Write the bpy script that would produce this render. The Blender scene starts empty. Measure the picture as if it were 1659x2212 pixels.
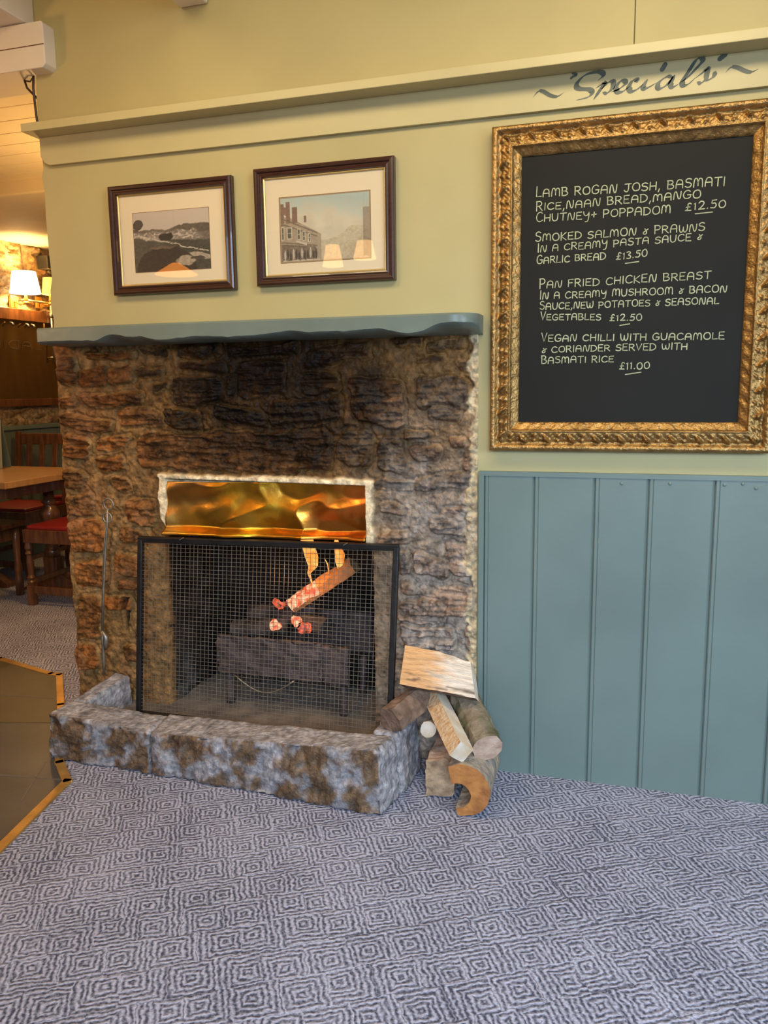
import bpy, bmesh, math, random
import numpy as np
from mathutils import Vector, Matrix, noise as mnoise

random.seed(7)
SC = bpy.context.scene
COL = SC.collection

# ------------------------------------------------------------------ camera
F_PX, YAW, PITCH, ROLL = 1731.408, 0.298815, -0.156241, -0.012603
def make_camera():
    cy, sy, cp, sp = math.cos(YAW), math.sin(YAW), math.cos(PITCH), math.sin(PITCH)
    fwd = Vector((-sy*cp, cy*cp, sp)); right = Vector((cy, sy, 0)); up = right.cross(fwd)
    r = right*math.cos(ROLL) + up*math.sin(ROLL)
    u = -right*math.sin(ROLL) + up*math.cos(ROLL)
    m = Matrix(((r.x, u.x, -fwd.x, 0), (r.y, u.y, -fwd.y, -2.481), (r.z, u.z, -fwd.z, 1.25), (0, 0, 0, 1)))
    cam = bpy.data.cameras.new('camera'); o = bpy.data.objects.new('camera', cam); COL.objects.link(o)
    cam.sensor_fit = 'AUTO'; cam.sensor_width = 36.0; cam.lens = F_PX/2212*36.0
    cam.clip_start = 0.05; cam.clip_end = 60
    o.matrix_world = m; SC.camera = o
make_camera()

# ------------------------------------------------------------------ look and light
SC.view_settings.view_transform = 'Standard'
SC.view_settings.look = 'None'
SC.view_settings.exposure = 0.0
SC.view_settings.gamma = 1.0
SC.view_settings.use_curve_mapping = False
SC.cycles.use_denoising = True
SC.cycles.max_bounces = 8
SC.cycles.transparent_max_bounces = 16
SC.cycles.caustics_reflective = False
SC.cycles.caustics_refractive = False

w = bpy.data.worlds.new('world'); SC.world = w; w.use_nodes = True
w.node_tree.nodes['Background'].inputs[0].default_value = (1.0, 0.93, 0.84, 1)
w.node_tree.nodes['Background'].inputs[1].default_value = 0.12

def area(name, loc, target, size, power, color, size_y=None):
    l = bpy.data.lights.new(name, 'AREA'); l.energy = power; l.color = color; l.size = size
    if size_y: l.shape = 'RECTANGLE'; l.size_y = size_y
    o = bpy.data.objects.new(name, l); COL.objects.link(o); o.location = loc
    o.rotation_euler = (Vector(target)-Vector(loc)).to_track_quat('-Z', 'Y').to_euler()
    return o
def point(name, loc, power, color, radius=0.05):
    l = bpy.data.lights.new(name, 'POINT'); l.energy = power; l.color = color; l.shadow_soft_size = radius
    o = bpy.data.objects.new(name, l); COL.objects.link(o); o.location = loc
    return o
o_ = area('window_daylight', (2.9, -2.5, 1.65), (-0.2, -0.35, 0.65), 1.5, 23, (0.66, 0.82, 1.0), 1.3); o_.data.spread = math.radians(95)
o_ = area('window_daylight_behind', (0.9, -4.7, 2.1), (-0.1, -0.75, 0.0), 1.8, 35, (0.56, 0.75, 1.0), 1.2); o_.data.spread = math.radians(62)
area('ceiling_lamps', (0.05, -0.95, 2.56), (-0.05, -0.25, 0.0), 0.9, 18, (1.0, 0.83, 0.55), 0.35)
area('ceiling_lamps_left', (-1.35, -1.05, 2.56), (-1.25, -0.2, 0.6), 0.6, 16, (1.0, 0.77, 0.42), 0.35)
point('pendant_glow', (-2.85, -1.1, 1.75), 26, (1.0, 0.52, 0.19), 0.12)
point('far_room_lamp', (-2.45, 1.0, 1.75), 36, (1.0, 0.58, 0.20), 0.10)

# ------------------------------------------------------------------ materials
def mat(name, color, rough=0.6, metal=0.0, var=0.0, vscale=6.0, color2=None, bump=0.0, bscale=40.0, attr=None,
        stretch=(1, 1, 1), emit=None, estr=0.0, spec=0.5, detail=6.0, coat=0.0):
    m = bpy.data.materials.new(name); m.use_nodes = True
    nt = m.node_tree; n = nt.nodes; L = nt.links; b = n['Principled BSDF']
    b.inputs['Base Color'].default_value = (*color, 1); b.inputs['Roughness'].default_value = rough
    b.inputs['Metallic'].default_value = metal; b.inputs['Specular IOR Level'].default_value = spec
    b.inputs['Coat Weight'].default_value = coat
    tc = n.new('ShaderNodeTexCoord'); mp = n.new('ShaderNodeMapping'); mp.inputs['Scale'].default_value = stretch
    L.new(tc.outputs['Object'], mp.inputs['Vector'])
    src = None
    if attr:
        a = n.new('ShaderNodeAttribute'); a.attribute_name = attr; src = a.outputs['Color']
    if var > 0 or color2:
        t = n.new('ShaderNodeTexNoise'); t.inputs['Scale'].default_value = vscale; t.inputs['Detail'].default_value = detail
        L.new(mp.outputs[0], t.inputs['Vector'])
        r = n.new('ShaderNodeValToRGB'); r.color_ramp.elements[0].position = 0.32; r.color_ramp.elements[1].position = 0.68
        L.new(t.outputs['Fac'], r.inputs[0])
        if color2:
            r.color_ramp.elements[0].color = (*color, 1); r.color_ramp.elements[1].color = (*color2, 1)
        else:
            r.color_ramp.elements[0].color = (1-var,)*3+(1,); r.color_ramp.elements[1].color = (1+var,)*3+(1,)
        if color2 and not attr:
            src = r.outputs[0]
        else:
            mx = n.new('ShaderNodeMix'); mx.data_type = 'RGBA'; mx.blend_type = 'MULTIPLY'; mx.inputs[0].default_value = 1
            if src: L.new(src, mx.inputs[6])
            else: mx.inputs[6].default_value = (*color, 1)
            L.new(r.outputs[0], mx.inputs[7]); src = mx.outputs[2]
    if src: L.new(src, b.inputs['Base Color'])
    if bump > 0:
        t2 = n.new('ShaderNodeTexNoise'); t2.inputs['Scale'].default_value = bscale; t2.inputs['Detail'].default_value = 5
        L.new(mp.outputs[0], t2.inputs['Vector'])
        bp = n.new('ShaderNodeBump'); bp.inputs['Strength'].default_value = bump; bp.inputs['Distance'].default_value = 0.01
        L.new(t2.outputs['Fac'], bp.inputs['Height']); L.new(bp.outputs[0], b.inputs['Normal'])
    if emit:
        b.inputs['Emission Color'].default_value = (*emit, 1); b.inputs['Emission Strength'].default_value = estr
    return m

M = {}
M['plaster'] = mat('cream_wall_paint', (0.45, 0.385, 0.183), 0.62, var=0.05, vscale=3, bump=0.10, bscale=14)
M['trim_cream'] = mat('cream_gloss_paint', (0.50, 0.43, 0.22), 0.45, var=0.04, vscale=4, bump=0.05, bscale=30)
M['beam_white'] = mat('white_beam_paint', (0.74, 0.66, 0.55), 0.55, var=0.04, vscale=5, bump=0.08, bscale=20)
M['ceil'] = mat('cream_ceiling_paint', (0.74, 0.62, 0.42), 0.6, var=0.05, vscale=4, bump=0.15, bscale=6)
M['green'] = mat('sage_green_paint', (0.142, 0.188, 0.166), 0.42, var=0.10, vscale=2.5, bump=0.07, bscale=28)
M['green_dark'] = mat('sage_green_mantel_paint', (0.150, 0.185, 0.155), 0.36, var=0.12, vscale=5, bump=0.22, bscale=12)
M['stone'] = mat('rubble_stone', (0.1, 0.1, 0.1), 0.58, attr='Col', var=0.42, vscale=42, bump=0.45, bscale=150, spec=0.20)
M['kerb'] = mat('rough_granite', (0.1, 0.1, 0.1), 0.62, attr='Col', var=0.34, vscale=55, bump=0.6, bscale=110)
M['hearth'] = mat('ashy_slate', (0.10, 0.085, 0.075), 0.8, color2=(0.24, 0.20, 0.165), vscale=14, bump=0.5, bscale=60)
M['soot_shade'] = mat('sooty_brick', (0.007, 0.006, 0.005), 0.9, color2=(0.022, 0.018, 0.015), vscale=9, bump=0.6, bscale=30, spec=0.1)
M['iron'] = mat('black_iron', (0.018, 0.016, 0.015), 0.42, 0.3, var=0.3, vscale=20, bump=0.15, bscale=60)
M['castiron'] = mat('rusty_cast_iron', (0.040, 0.028, 0.026), 0.65, color2=(0.11, 0.072, 0.064), vscale=18, bump=0.9, bscale=40)
M['wire'] = mat('galvanised_wire', (0.20, 0.17, 0.125), 0.5, 0.3)
M['steel'] = mat('worn_steel', (0.32, 0.28, 0.22), 0.42, 0.8, var=0.25, vscale=40)
M['gold'] = mat('gilt_gesso', (0.36, 0.210, 0.070), 0.33, 0.82, var=0.30, vscale=30, bump=0.45, bscale=120)
M['gold_slip'] = mat('gold_slip', (0.80, 0.58, 0.22), 0.35, 0.7)
M['black'] = mat('blackboard_paint', (0.013, 0.012, 0.009), 0.62, var=0.12, vscale=3, spec=0.18)
M['chalk'] = mat('pale_green_chalk_pen', (0.40, 0.42, 0.25), 0.8, var=0.20, vscale=60)
M['sign'] = mat('dark_green_signwriting', (0.040, 0.062, 0.050), 0.5, color2=(0.13, 0.135, 0.10), vscale=14)
M['mahog'] = mat('dark_mahogany', (0.032, 0.011, 0.007), 0.30, color2=(0.055, 0.018, 0.010), vscale=30, stretch=(1, 1, 6), coat=0.3)
M['mat'] = mat('cream_mount_board', (0.74, 0.62, 0.42), 0.85)
M['photo'] = mat('printed_photo', (0.5, 0.5, 0.5), 0.5, attr='Col')
M['copper'] = mat('hammered_copper', (0.74, 0.33, 0.085), 0.31, 1.0, attr='Col', var=0.16, vscale=9, bump=0.22, bscale=18)
M['brass'] = mat('brass_strip', (0.55, 0.30, 0.075), 0.38, 0.55, var=0.2, vscale=14)
M['wood_dark'] = mat('dark_oak', (0.075, 0.026, 0.010), 0.32, color2=(0.18, 0.068, 0.024), vscale=8, stretch=(6, 6, 1), coat=0.3)
M['wood_top'] = mat('oak_table_top', (0.34, 0.17, 0.055), 0.30, color2=(0.44, 0.235, 0.08), vscale=6, stretch=(1, 8, 1), coat=0.2)
M['red'] = mat('red_leatherette', (0.22, 0.012, 0.010), 0.45, bump=0.1, bscale=50)
M['split_top'] = mat('streaky_split_wood', (0.6, 0.4, 0.2), 0.8, attr='Col', var=0.22, vscale=10, stretch=(1.2, 10, 10), bump=0.8, bscale=26)
M['split'] = mat('fresh_split_wood', (0.62, 0.34, 0.14), 0.75, color2=(0.78, 0.58, 0.36), vscale=9, stretch=(1.2, 9, 9), bump=0.7, bscale=18)
M['cutpink'] = mat('pinkish_sawn_end', (0.62, 0.42, 0.30), 0.8, color2=(0.40, 0.25, 0.17), vscale=26, bump=0.6, bscale=50)
M['cutpale'] = mat('pale_sawn_wood', (0.74, 0.66, 0.56), 0.75, color2=(0.60, 0.42, 0.24), vscale=14, bump=0.2, bscale=50)
M['orange_cut'] = mat('orange_sawn_end', (0.50, 0.20, 0.045), 0.65, color2=(0.26, 0.085, 0.02), vscale=22, bump=0.4, bscale=50)
M['bark'] = mat('brown_bark', (0.10, 0.055, 0.032), 0.85, color2=(0.26, 0.16, 0.105), vscale=24, bump=1.0, bscale=50)
M['bark_grey'] = mat('grey_bark', (0.20, 0.17, 0.14), 0.85, color2=(0.40, 0.31, 0.22), vscale=34, bump=1.0, bscale=45)
M['bark_tan'] = mat('flaky_tan_bark', (0.56, 0.37, 0.21), 0.85, color2=(0.20, 0.12, 0.07), vscale=26, bump=1.0, bscale=50)
M['moss'] = mat('mossy_bark', (0.085, 0.080, 0.030), 0.9, color2=(0.30, 0.22, 0.15), vscale=16, bump=1.0, bscale=45)
M['char'] = mat('charred_wood', (0.020, 0.016, 0.014), 0.8, color2=(0.085, 0.068, 0.058), vscale=22, bump=1.0, bscale=40, spec=0.15)
M['firelog'] = mat('scorched_wood', (0.16, 0.07, 0.022), 0.8, color2=(0.35, 0.17, 0.055), vscale=12, bump=0.8, bscale=40)
def ember_mat(name, lo, hi, strength):
    m = bpy.data.materials.new(name); m.use_nodes = True; nt = m.node_tree; n = nt.nodes; b = n['Principled BSDF']
    tc = n.new('ShaderNodeTexCoord'); t = n.new('ShaderNodeTexNoise'); t.inputs['Scale'].default_value = 55; t.inputs['Detail'].default_value = 4
    r = n.new('ShaderNodeValToRGB'); r.color_ramp.elements[0].position = 0.38; r.color_ramp.elements[1].position = 0.66
    r.color_ramp.elements[0].color = (*lo, 1); r.color_ramp.elements[1].color = (*hi, 1)
    nt.links.new(tc.outputs['Object'], t.inputs['Vector']); nt.links.new(t.outputs['Fac'], r.inputs[0]); nt.links.new(r.outputs[0], b.inputs['Emission Color'])
    b.inputs['Emission Strength'].default_value = strength; b.inputs['Base Color'].default_value = (0.05, 0.02, 0.015, 1); return m
M['ember'] = ember_mat('glowing_ember', (0.05, 0.006, 0.003), (1.0, 0.14, 0.05), 1.3)
M['ember_hot'] = ember_mat('hot_ember', (0.75, 0.07, 0.02), (1.0, 0.62, 0.34), 1.25)
M['shade'] = mat('lit_white_lampshade', (0.9, 0.85, 0.7), 0.8, emit=(1.0, 0.80, 0.48), estr=3.0)
M['shade_y'] = mat('lit_yellow_lampshade', (0.9, 0.7, 0.3), 0.8, emit=(1.0, 0.56, 0.10), estr=0.95)
M['shade_p'] = mat('lit_pendant_shade', (0.9, 0.6, 0.3), 0.8, emit=(1.0, 0.52, 0.17), estr=9.0)
M['shade_o'] = mat('lit_orange_shade', (0.9, 0.4, 0.1), 0.8, emit=(1.0, 0.30, 0.035), estr=10.0)
M['slate'] = mat('slate_paving', (0.050, 0.045, 0.040), 0.38, color2=(0.085, 0.075, 0.062), vscale=3, bump=0.15, bscale=12)
M['slate_lit'] = mat('lamplit_slate_paving', (0.070, 0.052, 0.026), 0.42, color2=(0.100, 0.076, 0.040), vscale=3, bump=0.15, bscale=12)  # slate copy with the golden lamp reflection put into its colour
M['joint'] = mat('slate_joint', (0.115, 0.095, 0.080), 0.7)
M['cable'] = mat('brown_cable', (0.05, 0.03, 0.02), 0.5)
M['card'] = mat('pale_green_card', (0.36, 0.38, 0.32), 0.6)
M['card_ink'] = mat('red_print', (0.75, 0.42, 0.28), 0.6)
M['mirrored_letter'] = mat('mirrored_letter_paint', (0.11, 0.068, 0.030), 0.6)  # colour of the sign reflection painted on the mirror
M['mirror'] = mat('old_mirror_glass', (0.30, 0.18, 0.075), 0.10, 0.8, color2=(0.22, 0.115, 0.045), vscale=2.2, stretch=(1, 3, 0.6))
M['black_plastic'] = mat('black_plastic', (0.02, 0.02, 0.02), 0.5)

def flame_mat():
    m = bpy.data.materials.new('flame'); m.use_nodes = True; nt = m.node_tree; n = nt.nodes; n.clear()
    o = n.new('ShaderNodeOutputMaterial'); e = n.new('ShaderNodeEmission'); tc = n.new('ShaderNodeTexCoord')
    t = n.new('ShaderNodeTexNoise'); t.inputs['Scale'].default_value = 26
    r = n.new('ShaderNodeValToRGB'); r.color_ramp.elements[0].color = (1.0, 0.27, 0.035, 1); r.color_ramp.elements[1].color = (1.0, 0.60, 0.16, 1)
    r.color_ramp.elements[0].position = 0.35; r.color_ramp.elements[1].position = 0.65
    nt.links.new(tc.outputs['Object'], t.inputs['Vector']); nt.links.new(t.outputs['Fac'], r.inputs[0]); nt.links.new(r.outputs[0], e.inputs[0])
    e.inputs[1].default_value = 1.15; nt.links.new(e.outputs[0], o.inputs[0]); return m
M['flame'] = flame_mat()

def glass_mat():
    m = bpy.data.materials.new('picture_glass'); m.use_nodes = True; nt = m.node_tree; n = nt.nodes; n.clear()
    o = n.new('ShaderNodeOutputMaterial'); t = n.new('ShaderNodeBsdfTransparent'); g = n.new('ShaderNodeBsdfGlossy'); g.inputs['Roughness'].default_value = 0.015
    lw = n.new('ShaderNodeLayerWeight'); lw.inputs[0].default_value = 0.5; pw = n.new('ShaderNodeMath'); pw.operation = 'POWER'; pw.inputs[1].default_value = 5; nt.links.new(lw.outputs['Facing'], pw.inputs[0])
    f = n.new('ShaderNodeMath'); f.operation = 'MULTIPLY_ADD'; f.inputs[1].default_value = 0.94; f.inputs[2].default_value = 0.06; nt.links.new(pw.outputs[0], f.inputs[0]); mx = n.new('ShaderNodeMixShader')
    nt.links.new(f.outputs[0], mx.inputs[0]); nt.links.new(t.outputs[0], mx.inputs[1]); nt.links.new(g.outputs[0], mx.inputs[2]); nt.links.new(mx.outputs[0], o.inputs[0]); return m
M['glass'] = glass_mat()

def carpet_mat():
    m = bpy.data.materials.new('patterned_carpet'); m.use_nodes = True; nt = m.node_tree; n = nt.nodes; L = nt.links; b = n['Principled BSDF']
    def math_(op, a, bb=None):
        x = n.new('ShaderNodeMath'); x.operation = op
        for i, v in enumerate((a, bb)):
            if v is None: continue
            if isinstance(v, (int, float)): x.inputs[i].default_value = v
            else: L.new(v, x.inputs[i])
        return x.outputs[0]
    tc = n.new('ShaderNodeTexCoord'); mp = n.new('ShaderNodeMapping')
    mp.inputs['Rotation'].default_value = (0, 0, math.radians(-30)); mp.inputs['Scale'].default_value = (10.2, 10.2, 10.2)
    L.new(tc.outputs['Object'], mp.inputs['Vector'])
    nz = n.new('ShaderNodeTexNoise'); nz.inputs['Scale'].default_value = 4.5; nz.inputs['Detail'].default_value = 3
    L.new(mp.outputs[0], nz.inputs['Vector'])
    wob = n.new('ShaderNodeVectorMath'); wob.operation = 'MULTIPLY_ADD'
    L.new(nz.outputs['Color'], wob.inputs[0]); wob.inputs[1].default_value = (0.20, 0.20, 0); L.new(mp.outputs[0], wob.inputs[2])
    sp = n.new('ShaderNodeSeparateXYZ'); L.new(wob.outputs[0], sp.inputs[0])
    fy = math_('FLOOR', sp.outputs[1])
    sx_ = math_('ADD', sp.outputs[0], math_('MULTIPLY', fy, 0.37))
    fx = math_('FLOOR', sx_)
    cx = n.new('ShaderNodeCombineXYZ'); L.new(fx, cx.inputs[0]); L.new(fy, cx.inputs[1])
    wn = n.new('ShaderNodeTexWhiteNoise'); wn.noise_dimensions = '2D'; L.new(cx.outputs[0], wn.inputs['Vector'])
    sc_ = n.new('ShaderNodeSeparateColor'); L.new(wn.outputs['Color'], sc_.inputs[0])
    ux = math_('ABSOLUTE', math_('SUBTRACT', math_('SUBTRACT', sx_, fx), math_('ADD', math_('MULTIPLY', sc_.outputs[0], 0.50), 0.25)))
    uy = math_('ABSOLUTE', math_('SUBTRACT', math_('SUBTRACT', sp.outputs[1], fy), math_('ADD', math_('MULTIPLY', sc_.outputs[1], 0.50), 0.25)))
    d = math_('MAXIMUM', ux, uy)
    ph = math_('ADD', math_('MULTIPLY', d, 2*math.pi*7.6), math_('MULTIPLY', sc_.outputs[2], 3.0))
    s = math_('SINE', ph)
    n2 = n.new('ShaderNodeTexNoise'); n2.inputs['Scale'].default_value = 120; n2.inputs['Detail'].default_value = 3
    L.new(tc.outputs['Object'], n2.inputs['Vector'])
    v = math_('ADD', math_('MULTIPLY', s, 0.85), math_('MULTIPLY', math_('SUBTRACT', n2.outputs['Fac'], 0.5), 3.6))
    n3 = n.new('ShaderNodeTexNoise'); n3.inputs['Scale'].default_value = 4.0; L.new(tc.outputs['Object'], n3.inputs['Vector'])
    v = math_('ADD', v, math_('MULTIPLY', math_('SUBTRACT', n3.outputs['Fac'], 0.5), 1.0))
    v = math_('ADD', math_('MULTIPLY', v, 0.36), 0.5)
    r = n.new('ShaderNodeValToRGB'); r.color_ramp.elements[0].position = 0.10; r.color_ramp.elements[1].position = 0.95
    r.color_ramp.elements[0].color = (0.066, 0.068, 0.098, 1); r.color_ramp.elements[1].color = (0.50, 0.495, 0.60, 1)
    L.new(v, r.inputs[0]); L.new(r.outputs[0], b.inputs['Base Color']); b.inputs['Roughness'].default_value = 0.9
    b.inputs['Specular IOR Level'].default_value = 0.15
    bp = n.new('ShaderNodeBump'); bp.inputs['Strength'].default_value = 0.5; bp.inputs['Distance'].default_value = 0.004
    L.new(v, bp.inputs['Height']); L.new(bp.outputs[0], b.inputs['Normal'])
    return m
M['carpet'] = carpet_mat()

# ------------------------------------------------------------------ mesh helpers
class MB:
    def __init__(s): s.v = []; s.f = []
    def add(s, vs, fs):
        k = len(s.v); s.v += [tuple(p) for p in vs]; s.f += [tuple(i+k for i in f) for f in fs]; return s
    def box(s, x0, x1, y0, y1, z0, z1):
        vs = [(x0,y0,z0),(x1,y0,z0),(x1,y1,z0),(x0,y1,z0),(x0,y0,z1),(x1,y0,z1),(x1,y1,z1),(x0,y1,z1)]
        return s.add(vs, [(0,3,2,1),(4,5,6,7),(0,1,5,4),(1,2,6,5),(2,3,7,6),(3,0,4,7)])
    def bar(s, a, b, w, h, up=(0,0,1)):
        a, b = Vector(a), Vector(b); d = (b-a).normalized(); u = Vector(up)
        if abs(d.dot(u)) > 0.98: u = Vector((0,1,0))
        sx = d.cross(u).normalized()*w/2; sy = sx.cross(d).normalized()*h/2
        vs = [a-sx-sy, a+sx-sy, a+sx+sy, a-sx+sy, b-sx-sy, b+sx-sy, b+sx+sy, b-sx+sy]
        return s.add(vs, [(0,3,2,1),(4,5,6,7),(0,1,5,4),(1,2,6,5),(2,3,7,6),(3,0,4,7)])
    def tube(s, pts, r, n=10, closed=False):
        pts = [Vector(p) for p in pts]; k0 = len(s.v); N = len(pts)
        rr = r if isinstance(r, (list, tuple)) else [r]*N
        prev = None
        for i, p in enumerate(pts):
            if closed: t = (pts[(i+1) % N]-pts[i-1]).normalized()
            else: t = (pts[min(i+1, N-1)]-pts[max(i-1, 0)]).normalized()
            if prev is None:
                u = Vector((0,0,1)) if abs(t.z) < 0.9 else Vector((0,1,0))
                a = t.cross(u).normalized()
            else: a = (prev - t*prev.dot(t)).normalized()
            prev = a; bb = t.cross(a)
            for j in range(n):
                th = 2*math.pi*j/n; s.v.append(tuple(p + (a*math.cos(th)+bb*math.sin(th))*rr[i]))
        for i in range(N if closed else N-1):
            i2 = (i+1) % N
            for j in range(n):
                j2 = (j+1) % n
                s.f.append((k0+i*n+j, k0+i*n+j2, k0+i2*n+j2, k0+i2*n+j))
        if not closed:
            s.f.append(tuple(k0+j for j in range(n))[::-1]); s.f.append(tuple(k0+(N-1)*n+j for j in range(n)))
        return s
    def lathe(s, prof, c=(0,0,0), n=20, cap=True):
        k0 = len(s.v)
        for r, z in prof:
            for j in range(n):
                th = 2*math.pi*j/n; s.v.append((c[0]+r*math.cos(th), c[1]+r*math.sin(th), c[2]+z))
        for i in range(len(prof)-1):
            for j in range(n):
                j2 = (j+1) % n; s.f.append((k0+i*n+j, k0+i*n+j2, k0+(i+1)*n+j2, k0+(i+1)*n+j))
        if cap:
            s.f.append(tuple(k0+j for j in range(n))[::-1]); s.f.append(tuple(k0+(len(prof)-1)*n+j for j in range(n)))
        return s
    def prism(s, poly, y0, y1):      # outline in XZ, counter-clockwise seen from -y
        n = len(poly)
        vs = [(x, y0, z) for x, z in poly] + [(x, y1, z) for x, z in poly]
        return s.add(vs, [tuple(range(n)), tuple(range(2*n-1, n-1, -1))] + [(i, i+n, (i+1) % n + n, (i+1) % n) for i in range(n)])
    def slab(s, poly, z0, z1):
        n = len(poly)
        vs = [(x, y, z1) for x, y in poly] + [(x, y, z0) for x, y in poly]
        return s.add(vs, [tuple(range(n)), tuple(range(2*n-1, n-1, -1))] + [(i, i+n, (i+1) % n + n, (i+1) % n) for i in range(n)])
    def build(s, name, m, parent=None, smooth=False, bevel=0.0, seg=2, loc=None):
        me = bpy.data.meshes.new(name); v = s.v
        if loc is not None: v = [(p[0]-loc[0], p[1]-loc[1], p[2]-loc[2]) for p in v]
        me.from_pydata(v, [], s.f); me.update()
        bm = bmesh.new(); bm.from_mesh(me); bmesh.ops.recalc_face_normals(bm, faces=bm.faces); bm.to_mesh(me); bm.free()
        o = bpy.data.objects.new(name, me); COL.objects.link(o)
        ms = m if isinstance(m, list) else [m]
        for x in ms: me.materials.append(x)
        if smooth: me.polygons.foreach_set('use_smooth', [True]*len(me.polygons))
        if parent is not None:
            o.parent = parent
            if loc is None: o.location = -Vector(parent.location) if not parent.parent else -Vector(parent.location)-Vector(parent.parent.location)
        elif loc is not None: o.location = loc
        if bevel > 0:
            b = o.modifiers.new('bevel', 'BEVEL'); b.width = bevel; b.segments = seg; b.limit_method = 'ANGLE'; b.angle_limit = math.radians(40)
        return o

def tag(o, label, cat, group=None):
    o['label'] = label; o['category'] = cat
    if group: o['group'] = group
    return o
def struct(o, label=None):
    o['kind'] = 'structure'
    if label: o['label'] = label
    return o
def empty(name, loc, label, cat, group=None):
    o = bpy.data.objects.new(name, None); COL.objects.link(o); o.location = loc; o.empty_display_size = 0.05
    return tag(o, label, cat, group)
def grid_mesh(name, P, m, mask=None, col=None, parent=None, smooth=True):
    """P: (nv, nu, 3) array of vertices, mask: (nv-1, nu-1) of faces to keep"""
    nv, nu, _ = P.shape; idx = np.arange(nv*nu).reshape(nv, nu)
    q = np.stack([idx[:-1, :-1], idx[:-1, 1:], idx[1:, 1:], idx[1:, :-1]], -1)
    q = q[mask] if mask is not None else q.reshape(-1, 4)
    V = P.reshape(-1, 3); C = None if col is None else col.reshape(-1, 3)
    used = np.unique(q); remap = -np.ones(nv*nu, int); remap[used] = np.arange(len(used))
    q = remap[q]; V = V[used]; C = None if C is None else C[used]
    me = bpy.data.meshes.new(name); me.from_pydata(V.tolist(), [], q.tolist()); me.update()
    if C is not None:
        a = me.color_attributes.new('Col', 'FLOAT_COLOR', 'POINT')
        a.data.foreach_set('color', np.concatenate([C, np.ones((len(C), 1))], 1).ravel())
    me.materials.append(m)
    if smooth: me.polygons.foreach_set('use_smooth', [True]*len(me.polygons))
    o = bpy.data.objects.new(name, me); COL.objects.link(o)
    if parent is not None: o.parent = parent; o.location = -Vector(parent.location) if not parent.parent else -Vector(parent.location)-Vector(parent.parent.location)
    return o

def vnoise(x, z, seed):
    rs = np.random.RandomState(seed); T = rs.rand(256, 256)
    xi = np.floor(x).astype(int); zi = np.floor(z).astype(int); fx = x-xi; fz = z-zi
    fx = fx*fx*(3-2*fx); fz = fz*fz*(3-2*fz)
    a = T[xi % 256, zi % 256]; b = T[(xi+1) % 256, zi % 256]; c = T[xi % 256, (zi+1) % 256]; d = T[(xi+1) % 256, (zi+1) % 256]
    return (a*(1-fx)+b*fx)*(1-fz)+(c*(1-fx)+d*fx)*fz - 0.5
def fbm(x, z, seed, oct=4, gain=0.5):
    r = 0; a = 1
    for i in range(oct): r = r + a*vnoise(x*2**i+17*i, z*2**i+9*i, seed+i); a *= gain
    return r
def sstep(a, b, x):
    t = np.clip((x-a)/(b-a), 0, 1); return t*t*(3-2*t)

# ------------------------------------------------------------------ setting: floor
WALL_L = -2.0
fl = MB().slab([(-7, -4.6), (3.0, -4.6), (3.0, 6), (-7, 6)], -0.05, 0.0).build('floor', M['carpet'])
struct(fl, 'grey carpet with small concentric diamond pattern')
path = [(-1.35, -2.23), (-1.698, -0.474), (-1.81, -0.371), (-2.144, 0.051), (-2.38, 0.336), (-2.425, 0.336), (-2.80, 0.443), (-4.3, 0.87)]
pl = MB()
pl.slab([(-1.35, -2.23), (-1.698, -0.474), (-1.81, -0.371), (-2.03, -0.10), (-2.9, -0.32), (-4.3, -0.7), (-4.3, -2.23)], 0.0005, 0.004)
p1 = pl.build('floor_tiled_path', M['slate']); struct(p1, 'dark slate floor path left of the hearth')
pl2 = MB().slab([(-2.035, -0.095), (-2.144, 0.051), (-2.38, 0.336), (-2.425, 0.336), (-2.80, 0.443), (-4.3, 0.87), (-4.3, -0.69), (-2.9, -0.315)], 0.0005, 0.004)
p2 = pl2.build('floor_tiled_path_far', M['slate_lit']); struct(p2, 'slate floor beyond the hearth corner with golden lamp glow in its colour')
jt = MB()
for a, b in [((-1.60, -0.95), (-3.2, -1.25)), ((-1.72, -0.47), (-2.9, -0.62)), ((-1.86, -0.38), (-1.75, -0.62)), ((-2.22, 0.10), (-3.6, -0.05))]:
    jt.bar((*a, 0.004), (*b, 0.004), 0.006, 0.002)
struct(jt.build('floor_tile_joints', M['joint'], p1))
for i in range(len(path)-1):
    a, b = Vector((*path[i], 0.003)), Vector((*path[i+1], 0.003)); d = (b-a).normalized()*0.012
    t = MB().bar(a-d, b+d, 0.030, 0.010).build('trim_%d' % (i+1), M['brass'], bevel=0.002)
    struct(t, 'golden floor edging strip between slate and carpet')

# ------------------------------------------------------------------ setting: main wall
rng = random.Random(3)
leftedge = []
z = 1.40
while z < 2.63:
    leftedge.append((WALL_L + rng.uniform(-0.007, 0.007), z)); z += rng.uniform(0.03, 0.07)
leftedge.append((WALL_L, 2.63))
wl = MB()
wl.prism([leftedge[0], (1.6, 1.40), (1.6, 2.125), (-0.0285, 2.125), (-0.0285, 2.63)] + leftedge[::-1][:-1], 0.0, 0.012)
wl.prism([(-0.025, 2.125), (1.6, 2.125), (1.6, 2.63), (-0.025, 2.63)], 0.0, 0.012)
wl.box(-0.456, 1.6, 0.0, 0.012, 0.0, 1.40)
wl.prism([(x+0.004, z) for x, z in [leftedge[0]]] + [(1.6, 1.40), (1.6, 2.63)] + [(x+0.004, z) for x, z in leftedge[::-1][:-1]], 0.012, 0.48)
wl.box(-1.975, -1.645, 0.045, 0.48, 0.0, 1.40)
wl.box(-0.76, 1.6, 0.045, 0.48, 0.0, 1.40)
wl.box(-1.645, -0.76, 0.06, 0.48, 0.80, 1.40)
wl.box(-1.645, -0.76, 0.42, 0.48, 0.0, 0.80)
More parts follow.
